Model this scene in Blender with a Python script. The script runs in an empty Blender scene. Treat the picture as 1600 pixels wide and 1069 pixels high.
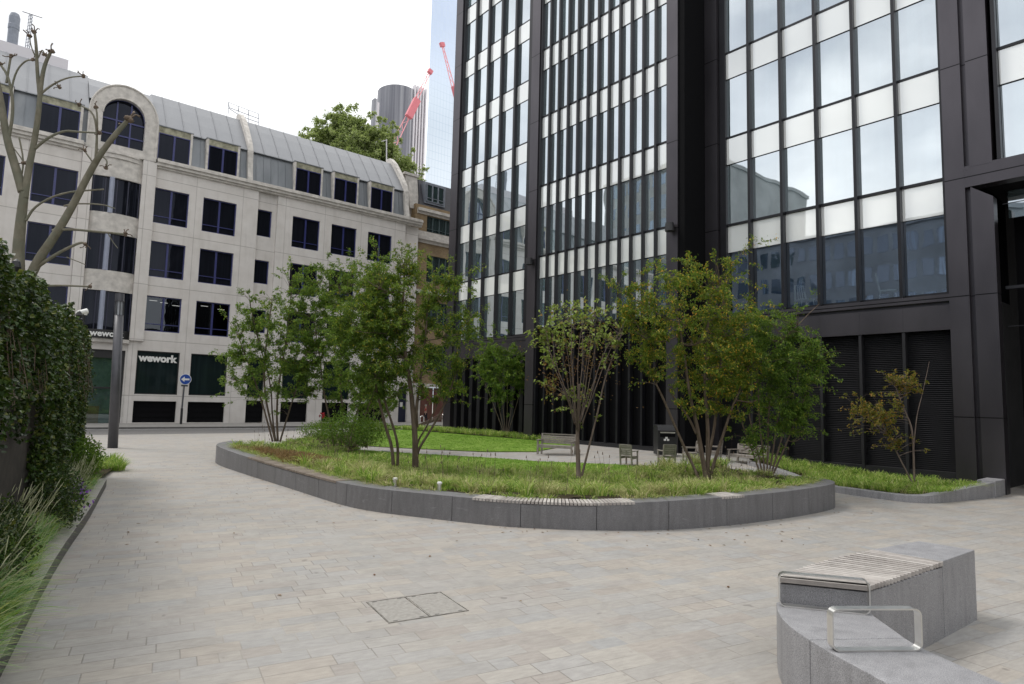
import bpy, bmesh, math, random
from mathutils import Vector, Matrix
random.seed(7)
RND = random.Random(11)
scene = bpy.context.scene
COL = scene.collection
R = math.radians

# ------------------------------------------------------------------ camera
FPX, PITCH, ROLL, YAW, EYE = 998.0, 0.0924764, 0.0241163, 0.6979105, 2.35
CX, CY = 800.0, 534.5
_F = Vector((math.sin(YAW)*math.cos(PITCH), math.cos(YAW)*math.cos(PITCH), math.sin(PITCH)))
_R0 = Vector((math.cos(YAW), -math.sin(YAW), 0))
_U0 = _R0.cross(_F)
_R = _R0*math.cos(ROLL) + _U0*math.sin(ROLL)
_U = _U0*math.cos(ROLL) - _R0*math.sin(ROLL)
EYEP = Vector((0, 0, EYE))
cam_d = bpy.data.cameras.new('camera'); cam = bpy.data.objects.new('camera', cam_d); COL.objects.link(cam)
cam.matrix_world = Matrix(((_R.x, _U.x, -_F.x, 0), (_R.y, _U.y, -_F.y, 0), (_R.z, _U.z, -_F.z, EYE), (0, 0, 0, 1)))
cam_d.sensor_width = 36; cam_d.lens = 36*FPX/1600.0
cam_d.clip_end = 3000; cam_d.clip_start = 0.05
scene.camera = cam

def at(px, py, d):
    """survey point: seen in the photo at (px, py), d metres deep"""
    return EYEP + (_F + _R*((px-CX)/FPX) - _U*((py-CY)/FPX))*d

def S(t):
    t = max(0.0, min(1.0, t)); return t*t*(3-2*t)
def gz(x, y):
    """ground level: the plaza rises a little towards the lawn and tower"""
    return .45*S((x-13)/8)*S((y-8)/7)*(1-S((y-38)/8))

# ------------------------------------------------------------------ objects
def tag(o, label=None, cat=None, group=None, kind=None):
    if label: o['label'] = label
    if cat: o['category'] = cat
    if group: o['group'] = group
    if kind: o['kind'] = kind
    return o
def thing(name, label, cat, loc=(0, 0, 0), rz=0, group=None):
    o = bpy.data.objects.new(name, None); COL.objects.link(o)
    o.location = loc; o.rotation_euler = (0, 0, rz); o.empty_display_size = .2
    return tag(o, label, cat, group)

class MB:
    """collects faces; build() links them as ONE mesh object"""
    def __init__(s): s.v = []; s.f = []; s.m = []; s.mi = 0
    def face(s, *pts):
        n = len(s.v); s.v.extend([tuple(p) for p in pts]); s.f.append(tuple(range(n, n+len(pts)))); s.m.append(s.mi)
    def raw(s, vs, fs):
        n = len(s.v); s.v.extend([tuple(p) for p in vs])
        for f in fs: s.f.append(tuple(i+n for i in f)); s.m.append(s.mi)
    def box(s, x0, x1, y0, y1, z0, z1):
        if x0 > x1: x0, x1 = x1, x0
        if y0 > y1: y0, y1 = y1, y0
        v = [(x0,y0,z0),(x1,y0,z0),(x1,y1,z0),(x0,y1,z0),(x0,y0,z1),(x1,y0,z1),(x1,y1,z1),(x0,y1,z1)]
        s.raw(v, [(0,3,2,1),(4,5,6,7),(0,1,5,4),(1,2,6,5),(2,3,7,6),(3,0,4,7)])
        return s
    def obox(s, c, ax, ay, az):
        """oriented box: centre and three half vectors"""
        c = Vector(c); ax = Vector(ax); ay = Vector(ay); az = Vector(az)
        v = [c-ax-ay-az, c+ax-ay-az, c+ax+ay-az, c-ax+ay-az, c-ax-ay+az, c+ax-ay+az, c+ax+ay+az, c-ax+ay+az]
        s.raw(v, [(0,3,2,1),(4,5,6,7),(0,1,5,4),(1,2,6,5),(2,3,7,6),(3,0,4,7)])
        return s
    def prism(s, poly, z0, z1):
        n = len(poly)
        a = sum(poly[i][0]*poly[(i+1)%n][1]-poly[(i+1)%n][0]*poly[i][1] for i in range(n))
        if a < 0: poly = poly[::-1]
        zz = lambda z, p: z(p[0], p[1]) if callable(z) else z
        v = [(p[0], p[1], zz(z0, p)) for p in poly] + [(p[0], p[1], zz(z1, p)) for p in poly]
        s.raw(v, [tuple(range(n-1, -1, -1)), tuple(range(n, 2*n))] + [(i, (i+1)%n, (i+1)%n+n, i+n) for i in range(n)])
        return s
    def tube(s, pts, rad, n=8, caps=True):
        pts = [Vector(p) for p in pts]
        if not hasattr(rad, '__len__'): rad = [rad]*len(pts)
        base = len(s.v); prev = None
        for i, p in enumerate(pts):
            d = (pts[min(i+1, len(pts)-1)]-pts[max(i-1, 0)])
            d = d.normalized() if d.length > 1e-9 else Vector((0, 0, 1))
            if prev is None:
                u = d.orthogonal().normalized()
            else:
                u = prev - d*prev.dot(d); u = u.normalized() if u.length > 1e-6 else d.orthogonal().normalized()
            prev = u; w = d.cross(u)
            for k in range(n):
                a = 2*math.pi*k/n
                s.v.append(tuple(p+(u*math.cos(a)+w*math.sin(a))*rad[i]))
        for i in range(len(pts)-1):
            for k in range(n):
                a = base+i*n+k; b = base+i*n+(k+1)%n
                s.f.append((a, b, b+n, a+n)); s.m.append(s.mi)
        if caps and n > 2:
            s.f.append(tuple(base+k for k in range(n-1, -1, -1))); s.m.append(s.mi)
            e = base+(len(pts)-1)*n
            s.f.append(tuple(e+k for k in range(n))); s.m.append(s.mi)
        return s
    def lathe(s, c, prof, n=20):
        c = Vector(c); base = len(s.v)
        for r, z in prof:
            for k in range(n):
                a = 2*math.pi*k/n; s.v.append((c.x+r*math.cos(a), c.y+r*math.sin(a), c.z+z))
        for i in range(len(prof)-1):
            for k in range(n):
                a = base+i*n+k; b = base+i*n+(k+1)%n
                s.f.append((a, b, b+n, a+n)); s.m.append(s.mi)
        s.f.append(tuple(base+k for k in range(n-1, -1, -1))); s.m.append(s.mi)
        e = base+(len(prof)-1)*n; s.f.append(tuple(e+k for k in range(n))); s.m.append(s.mi)
        return s
    def build(s, name, mat, parent=None, local=False, smooth=False, bevel=0, weld=False):
        me = bpy.data.meshes.new(name)
        off = Vector((0, 0, 0))
        if parent is not None and not local:
            p = parent
            while p is not None: off += Vector(p.location); p = p.parent
        vs = s.v if off.length == 0 else [(x-off.x, y-off.y, z-off.z) for x, y, z in s.v]
        me.from_pydata(vs, [], s.f)
        mats = mat if isinstance(mat, (list, tuple)) else [mat]
        for m in mats: me.materials.append(m)
        if len(mats) > 1: me.polygons.foreach_set('material_index', s.m)
        if weld:
            bm = bmesh.new(); bm.from_mesh(me); bmesh.ops.remove_doubles(bm, verts=bm.verts, dist=1e-4)
            bmesh.ops.recalc_face_normals(bm, faces=bm.faces); bm.to_mesh(me); bm.free()
        if smooth: me.polygons.foreach_set('use_smooth', [True]*len(me.polygons))
        me.update()
        o = bpy.data.objects.new(name, me); COL.objects.link(o)
        if parent is not None: o.parent = parent
        if bevel:
            b = o.modifiers.new('bevel', 'BEVEL'); b.width = bevel; b.segments = 2; b.limit_method = 'ANGLE'; b.angle_limit = R(40)
        return o

# ------------------------------------------------------------------ materials
class NT:
    def __init__(s, name, world=False):
        if world: s.m = name
        else:
            s.m = bpy.data.materials.new(name)
        s.m.use_nodes = True; s.t = s.m.node_tree; s.t.nodes.clear()
        s.out = s.t.nodes.new('ShaderNodeOutputWorld' if world else 'ShaderNodeOutputMaterial')
    def n(s, kind, **kw):
        nd = s.t.nodes.new('ShaderNode'+kind)
        for k, v in kw.items():
            if k in ('op',): nd.operation = v
            elif k.startswith('_'):
                setattr(nd, k[1:], v)
            else:
                key = int(k[1:]) if k[0] == 'i' and k[1:].isdigit() else k.replace('__', ' ')
                s.put(nd.inputs[key], v)
        return nd
    def put(s, inp, v):
        if isinstance(v, bpy.types.Node): v = v.outputs[0]
        if isinstance(v, bpy.types.NodeSocket): s.t.links.new(v, inp)
        elif isinstance(v, tuple) and len(v) == 3 and inp.type == 'RGBA': inp.default_value = (*v, 1)
        else: inp.default_value = v
    def math(s, op, a, b=0.0, c=None):
        nd = s.t.nodes.new('ShaderNodeMath'); nd.operation = op
        s.put(nd.inputs[0], a); s.put(nd.inputs[1], b)
        if c is not None: s.put(nd.inputs[2], c)
        return nd.outputs[0]
    def mix(s, f, a, b, blend='MIX'):
        nd = s.t.nodes.new('ShaderNodeMix'); nd.data_type = 'RGBA'; nd.blend_type = blend
        s.put(nd.inputs[0], f); s.put(nd.inputs[6], a); s.put(nd.inputs[7], b)
        return nd.outputs[2]
    def ramp(s, f, stops, interp='LINEAR'):
        nd = s.t.nodes.new('ShaderNodeValToRGB'); cr = nd.color_ramp; cr.interpolation = interp
        while len(cr.elements) < len(stops): cr.elements.new(0.5)
        for e, (p, c) in zip(cr.elements, stops):
            e.position = p; e.color = (*c, 1) if isinstance(c, tuple) else (c, c, c, 1)
        s.put(nd.inputs[0], f); return nd.outputs[0]
    def noise(s, vec, scale, detail=4, rough=.55, dist=0):
        nd = s.t.nodes.new('ShaderNodeTexNoise')
        nd.inputs['Scale'].default_value = scale; nd.inputs['Detail'].default_value = detail
        nd.inputs['Roughness'].default_value = rough; nd.inputs['Distortion'].default_value = dist
        if vec is not None: s.put(nd.inputs['Vector'], vec)
        return nd.outputs[0]
    def pos(s): return s.t.nodes.new('ShaderNodeNewGeometry').outputs['Position']
    def obj(s): return s.t.nodes.new('ShaderNodeTexCoord').outputs['Object']
    def sep(s, v):
        nd = s.t.nodes.new('ShaderNodeSeparateXYZ'); s.put(nd.inputs[0], v); return nd.outputs
    def comb(s, x, y, z=0.0):
        nd = s.t.nodes.new('ShaderNodeCombineXYZ'); s.put(nd.inputs[0], x); s.put(nd.inputs[1], y); s.put(nd.inputs[2], z); return nd.outputs[0]
    def scale(s, v, sc, rot=0):
        nd = s.t.nodes.new('ShaderNodeMapping'); nd.inputs['Scale'].default_value = sc; nd.inputs['Rotation'].default_value = (0, 0, rot)
        s.put(nd.inputs[0], v); return nd.outputs[0]
    def bump(s, h, strength=.3, dist=.02):
        nd = s.t.nodes.new('ShaderNodeBump'); nd.inputs['Strength'].default_value = strength; nd.inputs['Distance'].default_value = dist
        s.put(nd.inputs['Height'], h); return nd.outputs[0]
    def pbr(s, col, rough=.6, metal=0., bump=None, spec=.5, **kw):
        nd = s.t.nodes.new('ShaderNodeBsdfPrincipled')
        s.put(nd.inputs['Base Color'], col); s.put(nd.inputs['Roughness'], rough); s.put(nd.inputs['Metallic'], metal)
        s.put(nd.inputs['Specular IOR Level'], spec)
        if bump is not None: s.put(nd.inputs['Normal'], bump)
        s.last = nd; return nd.outputs[0]
    def done(s, sh):
        s.t.links.new(sh, s.out.inputs[0]); return s.m

def plain(name, col, rough=.6, metal=0., var=.12, sc=3., bump=.0, spec=.5, streak=False):
    t = NT(name); p = t.pos()
    v = t.scale(p, (sc, sc, sc*(.12 if streak else 1)))
    n = t.noise(v, 1.0, 6)
    dark = tuple(c*(1-var*1.6) for c in col); lite = tuple(min(1, c*(1+var)) for c in col)
    c = t.ramp(n, [(.3, dark), (.7, lite)])
    rr = t.math('MULTIPLY_ADD', n, .2, rough-.1)
    b = t.bump(t.noise(p, sc*14, 5), bump, .01) if bump else None
    return t.done(t.pbr(c, rr, metal, b, spec))

def mk_paving():
    t = NT('paving_slabs'); p = t.scale(t.pos(), (1, 1, 1), R(11.7))
    x, y, z = t.sep(p)
    wob = t.math('MULTIPLY', t.math('SUBTRACT', t.noise(p, 1.3, 2), .5), .012)
    y = t.math('ADD', y, wob)
    H_ = .235
    yr = t.math('DIVIDE', y, H_); row = t.math('FLOOR', yr); fy = t.math('FRACT', yr)
    wn = t.n('TexWhiteNoise', _noise_dimensions='1D', W=row)
    ln = t.math('MULTIPLY_ADD', wn.outputs[0], .2, .47)
    xr = t.math('DIVIDE', t.math('ADD', x, t.math('MULTIPLY', wn.outputs[0], 37.7)), ln)
    colm = t.math('FLOOR', xr); fx = t.math('FRACT', xr)
    # split some stones in two
    cw = t.n('TexWhiteNoise', _noise_dimensions='2D', Vector=t.comb(colm, row))
    sh = t.math('MULTIPLY_ADD', cw.outputs[0], .5, .25)
    half = t.math('GREATER_THAN', fx, sh)
    dsplit = t.math('MULTIPLY', t.math('ABSOLUTE', t.math('SUBTRACT', fx, sh)), ln)
    dx = t.math('MULTIPLY', t.math('MINIMUM', fx, t.math('SUBTRACT', 1.0, fx)), ln)
    c3 = t.n('TexWhiteNoise', _noise_dimensions='2D', Vector=t.comb(t.math('MULTIPLY_ADD', row, 3.7, 11.0), colm))
    dosplit = t.math('GREATER_THAN', c3.outputs[0], .72)
    dsp = t.math('ADD', dsplit, t.math('MULTIPLY', t.math('SUBTRACT', 1.0, dosplit), 1.0))
    dx = t.math('MINIMUM', dx, dsp)
    idh = t.math('MULTIPLY', half, dosplit)
    dy = t.math('MULTIPLY', t.math('MINIMUM', fy, t.math('SUBTRACT', 1.0, fy)), H_)
    d = t.math('MINIMUM', dx, dy)
    d = t.math('ADD', d, t.math('MULTIPLY', t.math('SUBTRACT', t.noise(p, 30, 2), .5), .006))
    w = t.n('TexWhiteNoise', _noise_dimensions='3D', Vector=t.comb(colm, row, idh))
    col = t.ramp(w.outputs[0], [(0, (.335,.325,.31)), (.2, (.365,.345,.315)), (.4, (.395,.355,.305)), (.52, (.335,.30,.268)), (.66, (.365,.355,.34)), (.85, (.33,.33,.325)), (1, (.40,.37,.325))])
    lum = t.n('TexWhiteNoise', _noise_dimensions='3D', Vector=t.comb(row, colm, t.math('ADD', idh, 5.0)))
    col = t.mix(t.math('MULTIPLY_ADD', lum.outputs[0], .30, .0), col, (.38,.345,.305))
    grain = t.noise(t.scale(p, (6, 22, 1)), 1.0, 8, .65)
    col = t.mix(.55, col, t.ramp(grain, [(.25, .34), (.75, .66)]), 'OVERLAY')
    fine = t.noise(p, 160, 3)
    col = t.mix(.35, col, t.ramp(fine, [(.3, .38), (.7, .62)]), 'OVERLAY')
    big = t.noise(p, .35, 5, .6)
    col = t.mix(t.ramp(big, [(.35, 0.0), (.75, .30)]), col, (.29,.265,.235))
    stn = t.noise(p, 1.7, 7, .7, .6)
    col = t.mix(t.ramp(stn, [(.50, 0.0), (.64, .22)]), col, (.19,.175,.155))
    spot = t.noise(p, 5.5, 2, .4)
    col = t.mix(t.ramp(spot, [(.70, 0.0), (.76, .45)]), col, (.13,.12,.11))
    hs = t.n('HueSaturation', Saturation=.84, Color=col); col = hs.outputs[0]
    jc = t.ramp(t.noise(p, .8, 3), [(.38, (.17,.155,.14)), (.6, (.37,.345,.31))])
    jm = t.ramp(d, [(.002, .85), (.0075, 0.0)])
    col = t.mix(jm, col, jc)
    hgt = t.math('ADD', t.math('MULTIPLY', t.math('MINIMUM', d, .012), 60.0), t.math('MULTIPLY', grain, .6))
    b = t.bump(hgt, .35, .006)
    return t.done(t.pbr(col, t.math('MULTIPLY_ADD', w.outputs[0], .15, .6), 0, b, .35))

def mk_granite(name, base, wet=.0):
    t = NT(name); p = t.pos()
    f = t.noise(p, 120, 3, .8); m = t.noise(t.scale(p, (9, 9, 2.2)), 1.0, 6, .6); g = t.noise(p, 1.1, 4)
    c = t.ramp(f, [(.32, tuple(x*.45 for x in base)), (.68, tuple(x*1.5 for x in base))])
    c = t.mix(.5, c, t.ramp(m, [(.3, .35), (.7, .65)]), 'OVERLAY')
    z = t.sep(p)[2]
    c = t.mix(t.ramp(g, [(.4, 0.0), (.7, .35)]), c, tuple(x*.7 for x in base))
    drip = t.noise(t.scale(p, (7, 7, .5)), 1.0, 4, .6)
    c = t.mix(t.ramp(drip, [(.52, 0.0), (.72, .4)]), c, tuple(x*.5 for x in base))
    scr = t.noise(t.scale(p, (2.5, 2.5, 14), .4), 1.0, 3, .5, 1.2)
    c = t.mix(t.ramp(scr, [(.66, 0.0), (.72, .22)]), c, (.42,.42,.43))
    return t.done(t.pbr(c, t.math('MULTIPLY_ADD', m, .25, .4), 0, t.bump(f, .12, .003), .4))

def mk_stone_facade():
    t = NT('cream_facade_stone'); p = t.pos(); x, y, z = t.sep(p)
    n = t.noise(p, 1.2, 6, .6)
    pan = t.n('TexWhiteNoise', _noise_dimensions='3D', Vector=t.comb(t.math('FLOOR', t.math('DIVIDE', t.math('ADD', x, 1.77), 3.53)), t.math('FLOOR', t.math('DIVIDE', z, 2.05))))
    c = t.ramp(n, [(.3, (.60,.57,.54)), (.7, (.70,.672,.645))])
    c = t.mix(t.math('MULTIPLY', pan.outputs[0], .25), c, (.60,.555,.51))
    st = t.noise(t.scale(p, (3.5, 3.5, .35)), 1.0, 5, .6)
    c = t.mix(t.ramp(st, [(.52, 0.0), (.8, .30)]), c, (.40,.37,.33))
    zj = t.math('ABSOLUTE', t.math('SUBTRACT', t.math('FRACT', t.math('DIVIDE', t.math('SUBTRACT', z, 12.36-4.1*5), 4.1)), .5))
    xj = t.math('ABSOLUTE', t.math('SUBTRACT', t.math('FRACT', t.math('DIVIDE', t.math('SUBTRACT', x, 12.23-1.765-3.53*10), 3.53)), .5))
    j = t.math('MAXIMUM', t.ramp(t.math('MULTIPLY', zj, 4.1), [(.018, 1.0), (.026, 0.0)]), t.ramp(t.math('MULTIPLY', xj, 3.53), [(.014, .8), (.022, 0.0)]))
    c = t.mix(t.math('MULTIPLY', j, .55), c, (.16,.14,.125))
    return t.done(t.pbr(c, .8, 0, t.bump(t.math('SUBTRACT', t.noise(p, 30, 5), j), .15, .01), .25))

def mk_glass(name, tint, dark, fac, wav=.02, ior_mix=True, sc=.5):
    """coated facade glass: dark interior behind a reflecting, slightly wavy pane"""
    t = NT(name); p = t.pos()
    o = t.n('NewGeometry').outputs['Random Per Island']
    n = t.noise(t.scale(p, (sc, sc, sc*.8)), 1.0, 2)
    b = t.bump(n, wav, .25)
    xyz = t.sep(p)
    bl = t.noise(t.comb(t.math('MULTIPLY', t.math('ADD', xyz[0], xyz[1]), 7.0), t.math('MULTIPLY', xyz[2], .15), o), 1.0, 2)
    blf = t.math('MULTIPLY', t.ramp(bl, [(.45, 0.0), (.6, 1.0)]), t.ramp(o, [(.55, 0.0), (.75, .8)]))
    inner = t.mix(blf, dark, tuple(max(x, min(.6, x*3.2)) for x in dark))
    d = t.n('BsdfDiffuse', Color=inner)
    g = t.n('BsdfGlossy', Color=tint, Roughness=.015, Normal=b)
    lw = t.n('LayerWeight', Blend=.35)
    f = t.math('MULTIPLY_ADD', lw.outputs['Fresnel'], .5, fac)
    f = t.math('MINIMUM', f, .95)
    m = t.n('MixShader'); t.put(m.inputs[0], f); t.put(m.inputs[1], d); t.put(m.inputs[2], g)
    return t.done(m.outputs[0])

def mk_seethrough(name, tint, fac):
    t = NT(name); p = t.pos()
    b = t.bump(t.noise(p, .5, 2), .02, .25)
    tr = t.n('BsdfTransparent', Color=tint)
    g = t.n('BsdfGlossy', Color=(.8,.88,1.0), Roughness=.01, Normal=b)
    lw = t.n('LayerWeight', Blend=.35)
    f = t.math('MULTIPLY_ADD', lw.outputs['Fresnel'], .5, fac)
    m = t.n('MixShader'); t.put(m.inputs[0], f); t.put(m.inputs[1], tr); t.put(m.inputs[2], g)
    return t.done(m.outputs[0])

def mk_leaf(name, stops, trans=.42, rough=.5):
    t = NT(name)
    r = t.n('NewGeometry').outputs['Random Per Island']
    c = t.ramp(r, stops)
    clump = t.noise(t.pos(), 1.4, 3)
    c = t.mix(t.ramp(clump, [(.35, .30), (.6, 0.0)]), c, tuple(x*.6 for x in stops[0][1]))
    pb = t.pbr(c, rough, 0, None, .35)
    tr = t.n('BsdfTranslucent', Color=t.mix(.35, c, (.25,.32,.03)))
    m = t.n('MixShader'); t.put(m.inputs[0], trans); t.put(m.inputs[1], pb); t.put(m.inputs[2], tr)
    return t.done(m.outputs[0])

def mk_cladding():
    t = NT('dark_metal_cladding'); p = t.pos(); z = t.sep(p)[2]
    n = t.noise(t.scale(p, (.8, .8, .3)), 1.0, 5)
    c = t.ramp(n, [(.3, (.070,.065,.073)), (.7, (.095,.088,.098))])
    zj = t.math('ABSOLUTE', t.math('SUBTRACT', t.math('FRACT', t.math('DIVIDE', t.math('SUBTRACT', z, 9.6-3.7*5-1.85), 3.7)), .5))
    j = t.ramp(t.math('MULTIPLY', zj, 3.7), [(.012, 1.0), (.02, 0.0)])
    c = t.mix(j, c, (.006,.006,.007))
    return t.done(t.pbr(c, t.math('MULTIPLY_ADD', n, .12, .30), .75, t.bump(n, .04, .05), .6))

def mk_zinc():
    t = NT('standing_seam_zinc'); p = t.pos(); x, y, z = t.sep(p)
    n = t.noise(t.scale(p, (1.5, 1.5, .4)), 1.0, 5)
    pan = t.n('TexWhiteNoise', _noise_dimensions='1D', W=t.math('FLOOR', t.math('DIVIDE', x, .62)))
    c = t.ramp(n, [(.3, (.17,.185,.20)), (.7, (.25,.265,.28))])
    c = t.mix(t.math('MULTIPLY', pan.outputs[0], .3), c, (.14,.16,.185))
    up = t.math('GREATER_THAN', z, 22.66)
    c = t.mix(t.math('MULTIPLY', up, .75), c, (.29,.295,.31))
    return t.done(t.pbr(c, .42, .35, None, .5))

def mk_brick(name, c1, c2, mortar, ax=0):
    t = NT(name); p = t.pos(); x, y, z = t.sep(p)
    bt = t.n('TexBrick', Vector=t.comb(x if ax == 0 else y, z), Color1=c1, Color2=c2, Mortar=mortar, Scale=1.0)
    bt.inputs['Brick Width'].default_value = .23; bt.inputs['Row Height'].default_value = .078; bt.inputs['Mortar Size'].default_value = .008
    c = t.mix(t.ramp(t.noise(p, .8, 5), [(.4, 0.0), (.75, .5)]), bt.outputs[0], tuple(v*.5 for v in c2))
    return t.done(t.pbr(c, .85, 0, None, .2))

def mk_lawn():
    t = NT('mown_lawn'); p = t.pos()
    a = t.noise(p, 1.1, 5); b = t.noise(p, 40, 4, .7)
    c = t.ramp(a, [(.3, (.13,.22,.03)), (.5, (.165,.275,.035)), (.75, (.215,.31,.06))])
    c = t.mix(.6, c, t.ramp(b, [(.25, .28), (.75, .72)]), 'OVERLAY')
    return t.done(t.pbr(c, .8, 0, t.bump(b, .6, .03), .2))

def mk_soil():
    t = NT('planting_soil'); p = t.pos(); b = t.noise(p, 25, 6, .7)
    c = t.ramp(b, [(.3, (.025,.02,.014)), (.6, (.06,.05,.03)), (.8, (.06,.085,.025))])
    return t.done(t.pbr(c, .95, 0, t.bump(b, .8, .03), .1))

def mk_slat(name, c1, c2, ang=0):
    t = NT(name); o = t.n('NewGeometry').outputs['Random Per Island']
    g = t.noise(t.scale(t.pos(), (9, 9, 9), ang), 1.0, 6)
    c = t.mix(o, c1, c2); c = t.mix(.35, c, t.ramp(g, [(.3, .3), (.7, .7)]), 'OVERLAY')
    return t.done(t.pbr(c, .7, 0, t.bump(g, .2, .004), .3))

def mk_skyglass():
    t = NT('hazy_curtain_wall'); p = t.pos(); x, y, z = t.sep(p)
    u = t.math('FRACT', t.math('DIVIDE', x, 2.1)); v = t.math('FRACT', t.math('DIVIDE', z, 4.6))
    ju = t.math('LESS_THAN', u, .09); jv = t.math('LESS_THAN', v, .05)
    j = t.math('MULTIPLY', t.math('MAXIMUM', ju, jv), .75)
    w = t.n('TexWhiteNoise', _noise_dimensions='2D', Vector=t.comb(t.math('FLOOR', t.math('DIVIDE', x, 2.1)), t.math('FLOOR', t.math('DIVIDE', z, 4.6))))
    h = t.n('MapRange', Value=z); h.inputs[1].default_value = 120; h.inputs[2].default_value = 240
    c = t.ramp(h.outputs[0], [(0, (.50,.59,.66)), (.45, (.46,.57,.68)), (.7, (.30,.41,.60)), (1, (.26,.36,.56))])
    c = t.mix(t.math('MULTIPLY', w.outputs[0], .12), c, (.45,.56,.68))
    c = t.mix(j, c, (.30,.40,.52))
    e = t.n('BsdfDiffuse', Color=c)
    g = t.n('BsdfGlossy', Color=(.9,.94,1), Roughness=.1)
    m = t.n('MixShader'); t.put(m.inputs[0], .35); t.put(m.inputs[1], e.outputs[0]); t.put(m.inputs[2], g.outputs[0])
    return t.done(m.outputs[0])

def mk_blade(name, stops):
    t = NT(name)
    r = t.n('NewGeometry').outputs['Random Per Island']
    c = t.ramp(r, stops)
    patch = t.noise(t.pos(), .9, 3)
    c = t.mix(t.ramp(patch, [(.4, .35), (.6, 0.0)]), c, tuple(x*.9 for x in stops[1][1]))
    pb = t.pbr(c, .6, 0, None, .3)
    tr = t.n('BsdfTranslucent', Color=c)
    m = t.n('MixShader'); t.put(m.inputs[0], .35); t.put(m.inputs[1], pb); t.put(m.inputs[2], tr)
    return t.done(m.outputs[0])

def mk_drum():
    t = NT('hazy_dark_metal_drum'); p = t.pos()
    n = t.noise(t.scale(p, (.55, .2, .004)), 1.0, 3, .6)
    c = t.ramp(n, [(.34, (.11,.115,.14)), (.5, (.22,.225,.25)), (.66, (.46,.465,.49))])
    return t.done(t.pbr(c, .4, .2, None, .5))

def mk_emit(name, col, st):
    t = NT(name); e = t.n('Emission', Color=col, Strength=st); return t.done(e.outputs[0])

def mk_bark(name, c1, c2, patchy=False):
    t = NT(name); p = t.pos()
    n = t.noise(t.scale(p, (12, 12, 3) if not patchy else (5, 5, 3)), 1.0, 6, .6)
    c = t.ramp(n, [(.3, c1), (.7, c2)])
    if patchy:
        c = t.mix(t.ramp(t.noise(p, 3, 3), [(.5, 0.0), (.56, .6)]), c, (.16,.165,.125))
    return t.done(t.pbr(c, .85, 0, t.bump(n, .4, .01), .2))

PAV = mk_paving()
GRAN = mk_granite('grey_granite', (.185,.183,.19))
GRAN_L = mk_granite('pale_grey_granite', (.31,.308,.32))
GRAN_D = mk_granite('dark_granite_kerb', (.17,.165,.16))
ASPH = plain('asphalt', (.17,.165,.16), .85, var=.2, sc=8, bump=.2)
PAVT = plain('pavement_concrete', (.33,.315,.295), .85, var=.12, sc=3)
KERBM = plain('kerb_stone', (.13,.125,.12), .8)
STONE = mk_stone_facade()
STONE_M = plain('moulded_cream_stone', (.58,.55,.51), .8, var=.16, sc=2.5)
STAINED = plain('lichen_stained_stone', (.34,.33,.24), .85, var=.35, sc=3)
BLUE = plain('navy_window_frame', (.032,.038,.15), .35, var=.1)
WGLASS = mk_glass('dark_office_glass', (.55,.6,.75), (.008,.009,.013), .0, .02)
SHOPG = mk_glass('green_black_shop_glass', (.7,.8,.8), (.010,.017,.018), .02, .01)
DOORG = mk_seethrough('entrance_glass', (.55,.70,.66), .12)
CLEAR = mk_seethrough('lit_office_glass', (.22,.24,.28), .03)
CLEAR2 = mk_seethrough('blue_tinted_office_glass', (.62,.74,.82), .36)
FRBK = plain('blue_black_frame', (.012,.014,.04), .4)
BLACK = plain('black_void', (.006,.006,.007), .9, var=.05, spec=.1)
BLKMET = plain('black_powder_coat', (.018,.018,.020), .45, var=.15, sc=2)
FIN = plain('black_anodised_fin', (.016,.016,.020), .38, .3, var=.15, sc=1.5)
LOUV = plain('charcoal_louvre', (.020,.020,.023), .5, .2, var=.12, sc=2)
CLAD = mk_cladding()
TGLASS = mk_glass('coated_tower_glass', (.86,.92,.96), (.12,.17,.18), .62, .018, sc=.55)
SPAN = mk_glass('white_spandrel_glass', (.97,1,1), (.92,.94,.92), .26, .012)
SPAND = None
ZINC = mk_zinc()
SLATE = plain('slate_roof', (.055,.055,.065), .6, var=.25, sc=6)
LEAD = plain('grey_flue_metal', (.22,.24,.28), .45, .4, var=.12)
BRICK = mk_brick('yellow_stock_brick', (.36,.26,.14), (.26,.18,.10), (.25,.22,.18))
SOIL = mk_soil(); LAWN = mk_lawn()
WOOD = mk_slat('weathered_hardwood_slats', (.34,.31,.29), (.50,.47,.44), R(-5))
WOODB = mk_slat('brown_hardwood_slats', (.20,.165,.135), (.30,.255,.215))
WOODC = mk_slat('silvered_teak', (.22,.20,.175), (.33,.30,.27))
STEEL = plain('brushed_stainless_steel', (.78,.77,.74), .34, 1.0, var=.06, sc=8)
WHITE = plain('white_paint', (.78,.78,.76), .45, var=.04)
SIGNB = plain('traffic_sign_blue', (.015,.07,.34), .35, var=.05)
LAMPM = plain('grey_lamp_post_paint', (.085,.085,.095), .4, .3, var=.1)
REDC = plain('red_crane_paint', (.60,.17,.20), .6, var=.05)
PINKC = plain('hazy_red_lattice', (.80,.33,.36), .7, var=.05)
HAZEB = mk_skyglass()
CONC = mk_drum()
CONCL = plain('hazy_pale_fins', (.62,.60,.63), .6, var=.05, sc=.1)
WALLD = plain('dark_stone_wall', (.045,.038,.033), .9, var=.3, sc=5, bump=.3)  # one dark base tone with random variation
COPE = plain('old_coping_stone', (.26,.24,.20), .9, var=.2, sc=6, bump=.2)
BARK = mk_bark('brown_bark', (.10,.075,.055), (.20,.155,.12))
BARK2 = mk_bark('grey_brown_twig', (.13,.10,.085), (.24,.19,.16))
BARKP = mk_bark('mottled_plane_bark', (.13,.12,.085), (.24,.225,.175), True)
LF_DARK = mk_leaf('deep_green_leaves', [(0, (0.058, 0.123, 0.019)), (.45, (0.119, 0.228, 0.031)), (.85, (0.207, 0.347, 0.052)), (1, (0.396, 0.436, 0.058))])
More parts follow.
